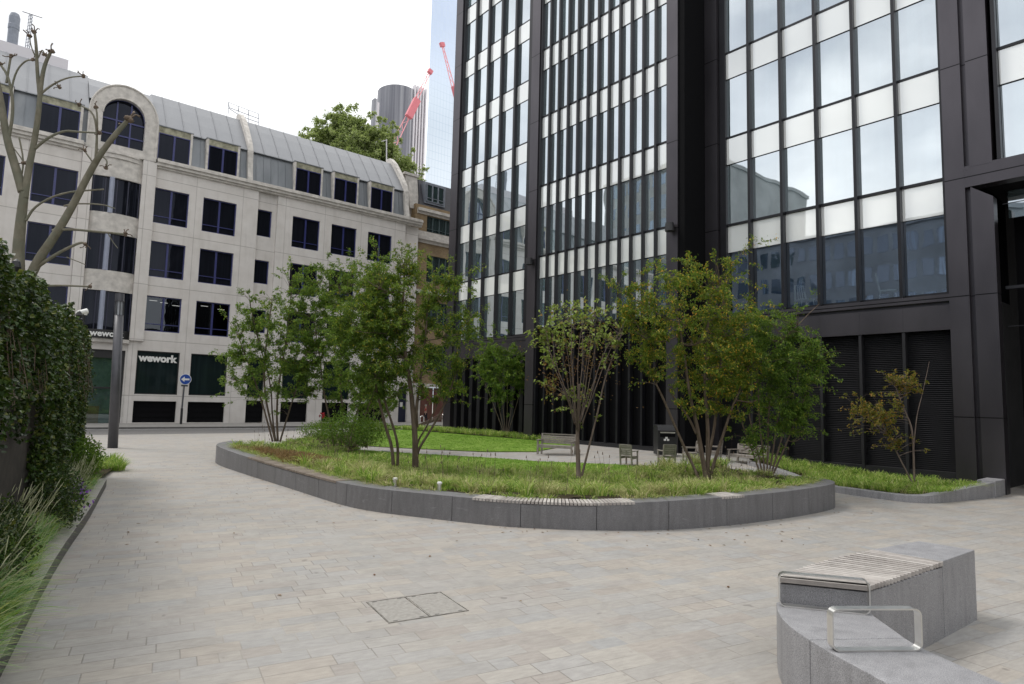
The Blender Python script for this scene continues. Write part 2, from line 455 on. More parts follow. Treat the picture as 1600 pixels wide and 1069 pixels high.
LF_MID = mk_leaf('mid_green_leaves', [(0, (0.065, 0.128, 0.019)), (.4, (0.132, 0.235, 0.029)), (.8, (0.216, 0.338, 0.046)), (.93, (0.395, 0.451, 0.056)), (1, (0.640, 0.470, 0.056))])
LF_YEL = mk_leaf('green_and_gold_leaves', [(0, (0.071, 0.133, 0.018)), (.35, (0.139, 0.236, 0.026)), (.68, (0.223, 0.321, 0.039)), (.84, (0.429, 0.429, 0.054)), (.93, (0.700, 0.500, 0.054)), (1, (0.700, 0.356, 0.054))])
LF_LIME = mk_leaf('lime_and_russet_leaves', [(0, (0.112, 0.150, 0.025)), (.3, (0.188, 0.263, 0.044)), (.6, (0.350, 0.463, 0.100)), (.85, (0.525, 0.650, 0.213)), (1, (0.375, 0.163, 0.062))], .45)
LF_RUST = mk_leaf('russet_dead_leaves', [(0, (.12,.05,.025)), (.6, (.24,.10,.05)), (1, (.32,.17,.07))])
LF_ORNG = mk_leaf('orange_green_leaves', [(0, (.09,.12,.02)), (.35, (.19,.21,.03)), (.7, (.36,.27,.05)), (1, (.42,.20,.05))])
LF_PLANE = mk_leaf('pale_plane_leaves', [(0, (.17,.23,.07)), (.5, (.30,.38,.13)), (1, (.50,.56,.28))])
LF_IVY = mk_leaf('ivy_leaves', [(0, (0.010, 0.025, 0.006)), (.45, (0.027, 0.062, 0.013)), (.85, (0.062, 0.119, 0.022)), (1, (0.200, 0.213, 0.050))], .15, .30)
LF_SHRUB = mk_leaf('shrub_leaves', [(0, (0.046, 0.111, 0.016)), (.5, (0.098, 0.202, 0.023)), (1, (0.208, 0.338, 0.052))])
BL_GREEN = mk_blade('green_grass_blades', [(0, (0.116, 0.243, 0.031)), (.35, (0.234, 0.390, 0.055)), (.65, (0.409, 0.545, 0.096)), (.85, (0.624, 0.663, 0.215)), (1, (0.700, 0.700, 0.370))])
BL_STRAW = mk_blade('straw_grass_blades', [(0, (0.211, 0.251, 0.066)), (.4, (0.396, 0.436, 0.145)), (.75, (0.607, 0.581, 0.290)), (1, (0.700, 0.607, 0.370))])
BL_BLUE = mk_blade('sage_grass_blades', [(0, (.12,.27,.08)), (.35, (.22,.40,.13)), (.65, (.38,.52,.22)), (.85, (.58,.62,.38)), (1, (.70,.66,.50))])
BL_PLUME = mk_blade('pale_plume', [(0, (.40,.44,.24)), (1, (.66,.66,.46))])
BL_RUST = mk_blade('rusty_sedge_blades', [(0, (0.120, 0.084, 0.024)), (.5, (0.240, 0.156, 0.060)), (1, (0.384, 0.240, 0.108))])
BL_LAWN = mk_blade('lawn_blades', [(0, (0.125, 0.250, 0.025)), (.6, (0.188, 0.362, 0.037)), (1, (0.312, 0.450, 0.088))])
PURP = plain('purple_petals', (.26,.07,.50), .6, var=.2, sc=30)
REDF = plain('crimson_petals', (.50,.02,.04), .6, var=.2)
RDOOR = plain('brown_red_door_paint', (.13,.045,.03), .55, var=.15)
NAVY = plain('navy_door_paint', (.012,.016,.045), .4, var=.1)

# ------------------------------------------------------------------ world, sun
world = bpy.data.worlds.new('World'); scene.world = world
w = NT(world, True)
SUN_EL, SUN_AZ = R(58), R(-38)      # azimuth from +Y towards +X
sky = w.n('TexSky', _sky_type='NISHITA'); sky.sun_disc = False
sky.sun_elevation = SUN_EL; sky.sun_rotation = SUN_AZ
sky.air_density = 1.0; sky.dust_density = 2.0
tc = w.n('TexCoord').outputs['Generated']
cl = w.noise(w.scale(tc, (1.0, 1.0, 2.0)), 2.2, 6, .55, .3)
lo = w.sep(tc)[0]
cloud = w.ramp(w.noise(w.scale(tc, (1.3, 1.3, 2.6)), 3.1, 5, .5), [(.30, (9.9, 10.1, 10.5)), (.52, (15.0, 15.0, 15.0)), (.72, (19.4, 19.3, 19.0))])
cover = w.ramp(w.math('ADD', cl, w.math('MULTIPLY', lo, .22)), [(.28, .62), (.50, 1.0)])
mixed = w.mix(cover, sky.outputs[0], cloud)
bg = w.n('Background', Color=mixed, Strength=.1)
w.t.links.new(bg.outputs[0], w.out.inputs[0])
sd = bpy.data.lights.new('sun', 'SUN'); sd.energy = 1.7; sd.angle = R(16); sd.color = (1, .965, .91)
so = bpy.data.objects.new('sun', sd); COL.objects.link(so)
sdir = Vector((math.sin(SUN_AZ)*math.cos(SUN_EL), math.cos(SUN_AZ)*math.cos(SUN_EL), math.sin(SUN_EL)))
so.rotation_euler = (-sdir).to_track_quat('-Z', 'Y').to_euler()
scene.view_settings.view_transform = 'Standard'; scene.view_settings.look = 'None'
scene.view_settings.exposure = 0; scene.view_settings.gamma = 1
scene.render.engine = 'CYCLES'
scene.cycles.max_bounces = 6; scene.cycles.diffuse_bounces = 3; scene.cycles.glossy_bounces = 3
scene.cycles.transparent_max_bounces = 6; scene.cycles.transmission_bounces = 3
scene.cycles.sample_clamp_indirect = 4
scene.cycles.use_denoising = True

# ------------------------------------------------------------------ ground
m = MB()
xs = [-300, -150, -60, -30, -12, -4] + [i*1.0 for i in range(0, 40)] + [44, 52, 70, 120, 400]
ys = [-120, -40, -12, -4] + [i*1.0 for i in range(0, 42)]
n0 = len(xs)
for y in ys:
    for x in xs: m.v.append((x, y, gz(x, y)))
for j in range(len(ys)-1):
    for i in range(n0-1):
        a = j*n0+i; m.f.append((a, a+1, a+1+n0, a+n0)); m.m.append(0)
tag(m.build('ground_paving', PAV, smooth=True), kind='structure')
m = MB(); m.face((-300, 41, 0), (400, 41, 0), (400, 47.3, 0), (-300, 47.3, 0))
tag(m.build('road', ASPH), kind='structure')
m = MB(); m.box(-300, 400, 47.3, 47.5, -.2, .11)
tag(m.build('kerb', KERBM, bevel=.02), kind='structure')
m = MB(); m.face((-300, 47.5, .10), (400, 47.5, .10), (400, 900, .10), (-300, 900, .10))
tag(m.build('pavement', PAVT), kind='structure')
m = MB(); m.box(-40, 60, 46.6, 46.7, .001, .004)
m.build('road_line', WHITE); tag(bpy.context.scene.objects['road_line'], kind='structure')

def sheet(name, poly, mat, lift, kind='structure', step=1.0):
    """ground sheet following the terrain: a subdivided polygon"""
    bm = bmesh.new(); vs = [bm.verts.new((x, y, 0)) for x, y in poly]; bm.faces.new(vs)
    x0 = min(p[0] for p in poly); x1 = max(p[0] for p in poly); y0 = min(p[1] for p in poly); y1 = max(p[1] for p in poly)
    for axis, a, b in ((0, x0, x1), (1, y0, y1)):
        k = math.ceil(a)
        while k < b:
            co = [0, 0, 0]; co[axis] = k; no = [0, 0, 0]; no[axis] = 1
            bmesh.ops.bisect_plane(bm, geom=bm.verts[:]+bm.edges[:]+bm.faces[:], plane_co=co, plane_no=no); k += step
    for v in bm.verts: v.co.z = gz(v.co.x, v.co.y)+(lift(v.co.x, v.co.y) if callable(lift) else lift)
    bmesh.ops.recalc_face_normals(bm, faces=bm.faces)
    for f in bm.faces:
        if f.normal.z < 0: f.normal_flip()
    me = bpy.data.meshes.new(name); bm.to_mesh(me); bm.free(); me.materials.append(mat)
    me.polygons.foreach_set('use_smooth', [True]*len(me.polygons))
    o = bpy.data.objects.new(name, me); COL.objects.link(o)
    return tag(o, kind=kind)

LAWN1 = [(14.4,28.3),(16.64,21.4),(17.85,19.6),(20.9,20.2),(21.2,23.5),(21.0,26),(20.6,30),(20.2,34.4),(17.3,34.3),(14.9,31)]
LAWN2 = [(11.4,24.5),(12.4,20),(14.2,15.9),(15.8,13.4),(17.6,12.0),(19.2,11.7),(18.88,12.48),(17.48,14.0),(16.09,17.55),(15.58,19.96),(13.42,26.34)]
sheet('lawn_ground', LAWN1, LAWN, .03)
sheet('lawn_ground', LAWN2, LAWN, .03)

def inpoly(x, y, poly):
    c = False; n = len(poly); j = n-1
    for i in range(n):
        if (poly[i][1] > y) != (poly[j][1] > y) and x < (poly[j][0]-poly[i][0])*(y-poly[i][1])/(poly[j][1]-poly[i][1])+poly[i][0]: c = not c
        j = i
    return c

# ------------------------------------------------------------------ planter island
OUT = [(7.6,25.6,.60),(6.9,24.6,.60),(6.45,23.2,.60),(6.37,20,.52),(6.38,16.2,.47),(6.36,14.4,.47),(6.36,13.06,.48),(6.58,12.02,.48),(7.01,11.09,.48),(7.5,10.05,.48),
       (7.78,9.5,.48),(8.3,8.9,.48),(8.87,8.36,.48),(9.68,7.77,.52),(10.54,7.37,.55),(11.4,7.15,.56),(12.19,7.0,.56),(13.75,6.81,.57),(15.42,6.78,.58),(16.15,6.92,.58),(16.7,7.3,.58),(16.98,7.95,.56),(17.15,9.0,.5),(17.5,10.6,.42)]
def resample(pts, step):
    out = [Vector(pts[0])]; acc = 0
    for a, b in zip(pts[:-1], pts[1:]):
        a = Vector(a); b = Vector(b); L = math.hypot(b.x-a.x, b.y-a.y); n = max(1, int(L/step))
        for i in range(1, n+1): out.append(a.lerp(b, i/n))
    return out
def smoothline(pts, it=2):
    pts = [Vector(p) for p in pts]
    for _ in range(it):
        q = [pts[0]]
        for a, b in zip(pts[:-1], pts[1:]): q += [a*.75+b*.25, a*.25+b*.75]
        q.append(pts[-1]); pts = q
    return pts
line = resample([tuple(p) for p in smoothline(OUT, 2)], .12)
def normal_at(line, i):
    a = line[max(0, i-1)]; b = line[min(len(line)-1, i+1)]
    d = Vector((b.x-a.x, b.y-a.y)); d.normalize()
    return Vector((-d.y, d.x)), d      # inward (left of travel direction)
TW = .50
inner = []
for i, p in enumerate(line):
    nrm, _ = normal_at(line, i); inner.append((p.x+nrm.x*TW, p.y+nrm.y*TW, p.z))
planter = thing('planter_wall', 'long curved grey granite wall planter with timber seat slats, wrapped round the planted island', 'planter', (9, 9, 0))
blocks = MB()
arc = [0]
for a, b in zip(line[:-1], line[1:]): arc.append(arc[-1]+math.hypot(b.x-a.x, b.y-a.y))
def pt_on(s):
    s = max(0, min(arc[-1]-1e-4, s))
    lo_, hi_ = 0, len(arc)-1
    while hi_-lo_ > 1:
        mi = (lo_+hi_)//2
        if arc[mi] <= s: lo_ = mi
        else: hi_ = mi
    t = (s-arc[lo_])/(arc[lo_+1]-arc[lo_]); p = line[lo_].lerp(line[lo_+1], t)
    n1, d1 = normal_at(line, lo_); n2, d2 = normal_at(line, lo_+1)
    nn = (n1*(1-t)+n2*t).normalized(); return p, nn
def arc_of(px, py):
    """arc length of the wall point nearest to (x, y)"""
    return min(range(len(line)), key=lambda i: (line[i].x-px)**2+(line[i].y-py)**2)
SLATS = [(arc[arc_of(7.5,10.05)]-.02, arc[arc_of(9.65,7.79)]), (arc[arc_of(11.5,7.12)], arc[arc_of(12.2,7.0)]), (arc[arc_of(6.37,19.6)], arc[arc_of(6.36,13.6)])]
s0 = 0; BL = 1.42
while s0 < arc[-1]-.3:
    s1 = min(s0+BL, arc[-1]); a = s0+.005; b = s1-.005; n = 8
    rows = []
    for k in range(n+1):
        p, nn = pt_on(a+(b-a)*k/n)
        low = any(x0-.05 < s0+.2 and s1-.2 < x1+.05 for x0, x1 in SLATS)
        top = p.z-(.05 if low else 0); q = p+Vector((nn.x, nn.y, 0))*TW
        rows.append([(p.x, p.y, -.1), (p.x, p.y, top), (q.x, q.y, top), (q.x, q.y, -.1)])
    vs = [v for r in rows for v in r]; fs = []
    for k in range(n):
        for e in range(4):
            i = k*4+e; j = k*4+(e+1) % 4; fs.append((i, j, j+4, i+4))
    fs.append((0, 1, 2, 3)); fs.append((n*4+3, n*4+2, n*4+1, n*4))
    blocks.raw(vs, fs); s0 = s1
o = blocks.build('granite_block_wall', GRAN, planter, bevel=.006, weld=True)
# recessed mortar core so the joints read dark
core = MB(); vs = []; fs = []
for i, p in enumerate(line):
    nn, _ = normal_at(line, i)
    a = (p.x+nn.x*.02, p.y+nn.y*.02); b = (p.x+nn.x*(TW-.02), p.y+nn.y*(TW-.02)); vs += [(a[0], a[1], -.1), (a[0], a[1], p.z-.07), (b[0], b[1], p.z-.07), (b[0], b[1], -.1)]
for i in range(len(line)-1):
    for e in range(4): k = i*4+e; j = i*4+(e+1) % 4; fs.append((k, j, j+4, k+4))
core.raw(vs, fs); core.build('joint_core', BLKMET, planter)
for (x0, x1) in SLATS:
    sl = MB(); s = x0+.03
    while s < x1:
        p, nn = pt_on(s); t = Vector((nn.y, -nn.x, 0))
        nn3 = Vector((nn.x, nn.y, 0))
        c = Vector((p.x, p.y, p.z-.012))+nn3*(TW*.5-.012)
        sl.obox(c, t*.026, nn3*(TW*.5), Vector((0, 0, .024)))
        s += .073
    sl.build('timber_slats', WOOD if x0 > 10 else WOODB, planter)

bedline = [(p[0], p[1]) for p in inner[::4]]
BED = [(x, y) for x, y in bedline] + [(19.2,11.7),(17.6,12.0),(15.8,13.4),(14.2,15.9),(12.4,20),(11.4,24.5),(13.42,26.34),(14.2,28.2),(14.9,31),(16.6,34.3),(14,34.5),(10.6,29.5)]
def distline(x, y):
    return min(math.hypot(x-p[0], y-p[1]) for p in inner[::6])
def bedz(x, y):
    d = distline(x, y); h = .47 if x < 9 else .52
    return (h-.06)*(1-S((d-.2)/3.0)) + .06
sheet('planting_bed_soil', BED, SOIL, bedz, step=.7)
def bz(x, y): return gz(x, y)+bedz(x, y)

# low steel studs / up-lights standing on the planter edge
for (px, py, lab) in ((590, 763, 'left'), (662, 770.5, 'right')):
    i = arc_of(6.58, 12.02) if lab == 'left' else arc_of(7.03, 11.0)
    q, nn = pt_on(arc[i]); p = q+Vector((nn.x, nn.y, 0))*.47
    b = thing('bollard_light', 'short white-topped post light on the planter edge, ' + ('nearer the rusty sedge' if lab == 'left' else 'nearer the wide timber slats'), 'light', (p.x, p.y, q.z), group='post lights on the planter edge')
    MB().lathe((0, 0, 0), [(.045, 0), (.045, .14)], 16).build('post', STEEL, b, local=True, smooth=False)
    MB().lathe((0, 0, .14), [(.052, 0), (.052, .035), (.035, .045)], 16).build('lamp_cap', WHITE, b, local=True)

# ------------------------------------------------------------------ foreground bench
bench = thing('curved_granite_bench', 'split-level curved granite bench with timber slatted top in the foreground', 'bench', (6.3, 2.4, 0))
far = [(5.90,3.075),(6.4,3.12),(7.07,3.12),(7.94,3.03),(8.96,2.88)]
near = [(6.30,2.45),(6.7,2.41),(7.3,2.38),(7.97,2.35),(8.96,2.31)]
def strip(mb, A, B, z0, z1, gap=0):
    vs = []
    for (ax, ay), (bx, by) in zip(A, B): vs += [(ax, ay, z0), (bx, by, z0), (bx, by, z1), (ax, ay, z1)]
    fs = []
    n = len(A)
    for i in range(n-1):
        for e in range(4): k = i*4+e; j = i*4+(e+1) % 4; fs.append((k, j, j+4, k+4))
    fs += [(3, 2, 1, 0), ((n-1)*4, (n-1)*4+1, (n-1)*4+2, (n-1)*4+3)]
    mb.raw(vs, fs)
fs_ = [(p.x, p.y) for p in smoothline([(a, b, 0) for a, b in far[:4]], 2)]; ns_ = [(p.x, p.y) for p in smoothline([(a, b, 0) for a, b in near[:4]], 2)]
mb = MB(); strip(mb, fs_, ns_, -.05, .715); mb.build('seat_base', GRAN_L, bench, bevel=.008, weld=True)
mb = MB(); strip(mb, [(7.948,3.027),(8.96,2.88)], [(7.978,2.349),(8.96,2.31)], -.05, .775); mb.build('end_block', GRAN_L, bench, bevel=.008, weld=True)
sl = MB(); ns = 27
def along(L, t):
    n = len(L)-1; f = t*n; i = min(n-1, int(f)); u = f-i
    return Vector((L[i][0]*(1-u)+L[i+1][0]*u, L[i][1]*(1-u)+L[i+1][1]*u, 0))
for k in range(ns):
    t = (k+.5)/ns; a = along(fs_, t); b = along(ns_, t); d = (b-a).normalized(); sd_ = Vector((-d.y, d.x, 0)); L = (b-a).length
    sl.obox((a+b)/2+Vector((0, 0, .752))+d*.004, sd_*.026, d*(L/2+.004), Vector((0, 0, .022)))
sl.build('timber_slats', WOOD, bench, bevel=.003)
outer = [(5.875,3.085),(5.55,2.90),(5.30,2.66),(5.07,2.31),(4.92,2.02),(4.76,1.70),(4.62,1.25),(4.52,.7),(4.48,.2)]
inn = [(6.30,2.44),(6.18,2.34),(5.98,2.14),(5.74,1.91),(5.60,1.65),(5.47,1.38),(5.34,1.0),(5.25,.6),(5.2,.2)]
so_ = [(p.x, p.y) for p in smoothline([(a, b, 0) for a, b in outer], 2)]; si_ = [(p.x, p.y) for p in smoothline([(a, b, 0) for a, b in inn], 2)]
cut = 13
mb = MB(); strip(mb, so_[:cut], si_[:cut], -.05, .55); strip(mb, [(x, y) for x, y in so_[cut-1:]], [(x, y) for x, y in si_[cut-1:]], -.05, .549)
# tiny open joint between the two stones
low = MB()
def lerp2(a, b, t): return (a[0]*(1-t)+b[0]*t, a[1]*(1-t)+b[1]*t)
A1 = so_[:cut]; B1 = si_[:cut]; A2 = [lerp2(so_[cut-1], so_[cut], .05)]+so_[cut:]; B2 = [lerp2(si_[cut-1], si_[cut], .05)]+si_[cut:]
strip(low, A1, B1, -.05, .55); low.build('lower_seat_block', GRAN_L, bench, bevel=.008, weld=True)
low = MB(); strip(low, A2, B2, -.05, .55); low.build('lower_seat_block', GRAN_L, bench, bevel=.008, weld=True)
def loop_arm(p0, p1, h, label):
    p0 = Vector((*p0, .552)); p1 = Vector((*p1, .552)); u = (p1-p0); L = u.length; u.normalize(); nrm = Vector((-u.y, u.x, 0))
    r = .055; hw = .036; th = .011; path = []
    def corner(cx, cz, a0):
        for k in range(6): a = a0+k/5*math.pi/2; path.append((cx+r*math.cos(a), cz+r*math.sin(a)))
    corner(r, r, math.pi); corner(L-r, r, 1.5*math.pi); corner(L-r, h-r, 0); corner(r, h-r, .5*math.pi)
    mb = MB(); vs = []; n = len(path)
    for i, (a, b) in enumerate(path):
        cx_, cz_ = min(max(a, r), L-r), min(max(b, r), h-r); d = Vector((a-cx_, b-cz_)); d.normalize()
        for off, sgn in ((0, -1), (0, 1), (th, 1), (th, -1)):
            q = p0+u*(a-d.x*off)+Vector((0, 0, b-d.y*off))+nrm*hw*sgn; vs.append(tuple(q))
    fs = []
    for i in range(n):
        for e in range(4):
            k = i*4+e; j = i*4+(e+1) % 4; k2 = ((i+1) % n)*4+e; j2 = ((i+1) % n)*4+(e+1) % 4; fs.append((k, j, j2, k2))
    mb.raw(vs, fs); o = mb.build('armrest_loop', STEEL, bench, weld=True)
    o['label'] = label
loop_arm((5.79,3.02), (6.215,2.40), .30, 'steel armrest loop against the slatted upper seat')
loop_arm((5.06,2.24), (5.64,1.83), .31, 'nearer steel armrest loop on the lower seat')

fl_ = MB(); r5 = random.Random(5)
for k in range(150):
    if r5.random() < .7:
        p, nn_ = pt_on(r5.uniform(2, arc[-1]-3)); o_ = r5.random()**2*1.6+.05; x, y = p.x-nn_.x*o_, p.y-nn_.y*o_
    else: x, y = r5.uniform(2, 16), r5.uniform(4, 20)
    if inpoly(x, y, BED): continue
    a = r5.uniform(0, 6.28); L_ = r5.uniform(.02, .045); dx, dy = math.cos(a)*L_, math.sin(a)*L_; z = gz(x, y)+.006
    fl_.face((x-dx,y-dy,z),(x+dy*.4,y-dx*.4,z+.008),(x+dx,y+dy,z+.003),(x-dy*.4,y+dx*.4,z+.006))
tag(fl_.build('fallen_leaves', LF_RUST), 'scattered small fallen leaves on the paving round the island', 'leaves', kind='stuff')
# manhole in the paving
mh = thing('access_cover', 'recessed twin-panel access cover set flush in the paving', 'manhole cover', (4.05, 6.4, 0), R(-10))
for sx in (-1, 1):
    MB().box(sx*.235-.215, sx*.235+.215, -.37, .37, .001, .006).build('cover_panel', plain('cover_stone_infill%s' % sx, (.325,.31,.285), .7, var=.14, sc=20), mh, local=True)
fr = MB()
for x in (-.462, 0, .462): fr.box(x-.0035, x+.0035, -.39, .39, .001, .009)
for y in (-.384, .384): fr.box(-.469, .469, y-.0035, y+.0035, .001, .0085)
fr.build('cover_frame', plain('worn_cover_edge', (.26,.245,.22), .6, var=.45, sc=9), mh, local=True)
hd = MB()
for x in (-.38, -.08, .1, .38):
    for y in (-.35, .35): hd.box(x-.025, x+.025, y-.006, y+.006, .005, .0075)
hd.build('lifting_slots', BLKMET, mh, local=True)

# ------------------------------------------------------------------ left kerb & planting
KL = [(p.x, p.y) for p in smoothline([(.17,5.8,0),(.34,6.74,0),(.86,9.63,0),(1.30,11.8,0),(1.76,13.84,0),(2.26,16.4,0),(2.73,18.83,0)], 1)]
kb = thing('bed_kerb', 'low granite kerb edging the grassy bed on the left', 'kerb', (1.7, 13, 0))
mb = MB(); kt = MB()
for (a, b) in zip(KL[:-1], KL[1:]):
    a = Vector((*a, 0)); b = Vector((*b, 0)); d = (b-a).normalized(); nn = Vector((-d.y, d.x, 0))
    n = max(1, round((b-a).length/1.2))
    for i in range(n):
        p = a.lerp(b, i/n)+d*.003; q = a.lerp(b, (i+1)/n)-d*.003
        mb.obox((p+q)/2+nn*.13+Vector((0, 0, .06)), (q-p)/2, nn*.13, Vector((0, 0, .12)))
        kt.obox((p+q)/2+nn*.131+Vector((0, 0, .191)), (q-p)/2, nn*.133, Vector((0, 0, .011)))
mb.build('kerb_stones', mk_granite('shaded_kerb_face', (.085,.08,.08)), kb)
kt.build('kerb_top', mk_granite('lit_kerb_top', (.36,.345,.325)), kb, bevel=.006)  # pale top over dark sides: light and shade painted into the granite colours
LBED = [(-.2,5.6),(.1,5.9),(.2,6.7),(.6,9.63),(1.07,11.8),(1.53,13.84),(2.0,16.4),(2.5,18.83),(3.3,22),(3.9,24),(3.2,24.5),(1,20),(-1.5,6)]
sheet('planting_bed_soil', LBED, SOIL, .10)

# ------------------------------------------------------------------ grass blades
def tuft(mb, x, y, z, n, h, spread, wid, lean=(0, 0), segs=3, rnd=RND):
    for _ in range(n):
        a = rnd.uniform(0, 6.283); hh = h*rnd.uniform(.55, 1.1); sp = spread*rnd.uniform(.3, 1.0)
        ox, oy = math.cos(a)*sp+lean[0]*hh, math.sin(a)*sp+lean[1]*hh
        b = (x+math.cos(a)*.05*rnd.random()*3, y+math.sin(a)*.05*rnd.random()*3)
        fa = rnd.uniform(0, 6.283); wx, wy = math.cos(fa)*wid, math.sin(fa)*wid
        base = len(mb.v)
        for k in range(segs+1):
            t = k/segs; cx = b[0]+ox*t*t; cy = b[1]+oy*t*t; cz = z+hh*(t-.32*t*t*t*(1+sp/max(.01, h)))
            w_ = 1-t*t*.85
            mb.v.append((cx-wx*w_, cy-wy*w_, cz)); mb.v.append((cx+wx*w_, cy+wy*w_, cz))
        for k in range(segs):
            i = base+k*2; mb.f.append((i, i+1, i+3, i+2)); mb.m.append(mb.mi)

def scatter(poly, n, fn, rnd=RND):
    x0 = min(p[0] for p in poly); x1 = max(p[0] for p in poly); y0 = min(p[1] for p in poly); y1 = max(p[1] for p in poly)
    k = 0; tries = 0
    while k < n and tries < n*40:
        tries += 1
        x = rnd.uniform(x0, x1); y = rnd.uniform(y0, y1)
        if inpoly(x, y, poly): fn(x, y); k += 1

g1 = MB(); g2 = MB(); g3 = MB()
INNERBED = [(x, y) for x, y in BED]
def put(x, y):
    d = distline(x, y)
    if y > 24: 
        if RND.random() < .5: return
    near_ = y < 20
    wch = RND.random()
    if 22.5 > y > 17.2 and d < 2.4 and x < 9.6:
        tuft(g3, x, y, bz(x, y), 50, .42, .42, .007); return
    if d < .22: return
    mb = g2 if (wch < .5 and d < 3.0 and 8 < y < 18) or wch < .2 else g1
    hh = .34 if y > 24 else RND.uniform(.30, .66)
    nb = 50 if near_ else 30
    if x > 13 and d < 1.0: hh *= .5
    tuft(mb, x, y, bz(x, y), nb, hh, hh*.95, .0075 if near_ else .011)
scatter(INNERBED, 1050, put)
for k in range(210):
    s_ = RND.uniform(2, arc[-1]-1); p, nn_ = pt_on(s_)
    if any(a_-.1 < s_ < b_+.1 for a_, b_ in SLATS[:2]) and RND.random() < .8: continue
    o_ = RND.uniform(.46, .62); x, y = p.x+nn_.x*o_, p.y+nn_.y*o_
    tuft(g2 if RND.random() < .5 else g1, x, y, p.z-.08, 34, RND.uniform(.18, .38), .28, .0075, (-nn_.x*.35, -nn_.y*.35))
scatter(INNERBED, 900, lambda x, y: tuft(g1, x, y, bz(x, y), 14, .15, .12, .007))
sd2 = MB()
for k in range(150):
    x, y = RND.choice(BED); i = RND.randrange(len(line)); p, nn_ = pt_on(arc[i]); o_ = RND.uniform(.7, 2.8); x, y = p.x+nn_.x*o_, p.y+nn_.y*o_
    if not inpoly(x, y, BED): continue
    z = bz(x, y); h = RND.uniform(.5, .95); tip = Vector((x+RND.uniform(-.15,.15), y+RND.uniform(-.15,.15), z+h))
    sd2.tube([(x, y, z), tip], [.004, .002], 3, False); sd2.tube([tip-Vector((0,0,.06)), tip], [.012, .005], 4)
tag(sd2.build('dried_stems', BARK), 'thin dried flower stems standing above the island grass', 'stems', kind='stuff')
tag(g1.build('ornamental_grass', BL_GREEN), 'green tufted grass covering the planted island behind the curved wall', 'grass', kind='stuff')
tag(g2.build('straw_grass', BL_STRAW), 'pale feathery straw-tipped grass behind the planter wall', 'grass', kind='stuff')
tag(g3.build('rusty_sedge', BL_RUST), 'rusty brown sedge clump by the left part of the planter wall', 'sedge', kind='stuff')

# lawn blades
gl = MB()
def lput(x, y):
    z = gz(x, y)+.03
    for _ in range(5):
        a = RND.uniform(0, 6.28); b = RND.uniform(0, 6.28); xx = x+RND.uniform(-.1, .1); yy = y+RND.uniform(-.1, .1); h = RND.uniform(.02, .05)
        gl.face((xx, yy, z), (xx+.018*math.cos(a), yy+.018*math.sin(a), z), (xx+.02*math.cos(b), yy+.02*math.sin(b), z+h))
scatter(LAWN1, 4500, lput); scatter(LAWN2, 4000, lput)
tag(gl.build('lawn_grass', BL_LAWN), 'bright mown lawn either side of the curved path', 'lawn', kind='stuff')

# strip of soft grass behind the back lawn
STRIP = [(20.8,20.8),(22.6,25),(22.6,33.8),(20.4,35.2),(17,35),(17,34.3),(20.2,34.5),(20.9,30),(21.2,26),(21.2,23.5)]
sheet('planting_bed_soil', STRIP, SOIL, .05)
gs = MB()
scatter(STRIP, 420, lambda x, y: tuft(gs, x, y, gz(x, y)+.05, 16, RND.uniform(.3, .5), .3, .012))
tag(gs.build('ornamental_grass', BL_GREEN), 'low strip of pale green grasses between the back lawn and the black tower', 'grass', kind='stuff')

# left bed grasses
gb = MB(); gc = MB(); gsd = MB()
def lgput(x, y):
    z = .13
    if y < 12.2:
        k_ = S((10.5-y)/2.5)
        near_k = x > kx(y)-.42
        tuft(gb if RND.random() < .7 else gc, x, y, z, 34, RND.uniform(.34, .74)+.08*k_, RND.uniform(.22, .50), RND.uniform(.006, .010), (RND.uniform(-.05, .12)+(.30*k_ if near_k else 0), RND.uniform(-.32, .22)), 5)
        if RND.random() < .16:
            for _ in range(2):      # plumes
                a = RND.uniform(-2.2, 1.6); hh = RND.uniform(.55, .9); dx = math.cos(a)*.34; dy = math.sin(a)*.30
                tip = Vector((x+dx, y+dy, z+hh)); st = Vector((x, y, z)); mid = st.lerp(tip, .62)+Vector((0, 0, .12))
                gsd.tube([st, mid], .0018, 3, False); gsd.tube([mid, mid.lerp(tip, .5)+Vector((0, 0, .015)), tip], [.004, .0075, .002], 4)
    elif y < 19:
        tuft(gc if RND.random() < .4 else gb, x, y, z, 26, RND.uniform(.28, .46), .34, .008, (.1, -.1))
        if RND.random() < .2:
            for _ in range(2):
                a = RND.uniform(-1.4, 1.0); hh = RND.uniform(.5, .8); tip = Vector((x+math.cos(a)*.2, y+math.sin(a)*.2, z+hh)); st = Vector((x, y, z)); mid = st.lerp(tip, .62)+Vector((0, 0, .06))
                gsd.tube([st, mid], .002, 3, False); gsd.tube([mid, tip], [.010, .003], 4)
def kx(y):
    for (x0, y0), (x1, y1) in zip(KL[:-1], KL[1:]):
        if y0 <= y <= y1: return x0+(x1-x0)*(y-y0)/(y1-y0)
    return KL[-1][0]+(y-KL[-1][1])*.2
for k in range(420):
    y = 5.9+RND.random()*6.3; lgput(kx(y)-.20-.12*S((y-8.5)/2)-RND.random()**.9*.62, y)
for k in range(230):
    y = 12+RND.random()*6.8; lgput(kx(y)-.30-RND.random()*.55, y)
for k in range(46):
    y = 19.2+RND.random()*3.4; x = kx(y)-.45-RND.random()*.8; tuft(gc, x, y, .02, 60, RND.uniform(.5, .8), .40, .007, (.1, -.1))
for k in range(16):
    y = 22+RND.random()*2.2; tuft(gc, 3.1+RND.random()*.55, y, .02, 60, RND.uniform(.4, .65), .38, .008, (.1, -.1))
tag(gb.build('sage_grass', BL_BLUE), 'long arching sage and straw grass leaning over the left kerb', 'grass', kind='stuff')
tag(gc.build('sedge_clumps', BL_GREEN), 'green sedge clumps at the far end of the left bed', 'grass', kind='stuff')
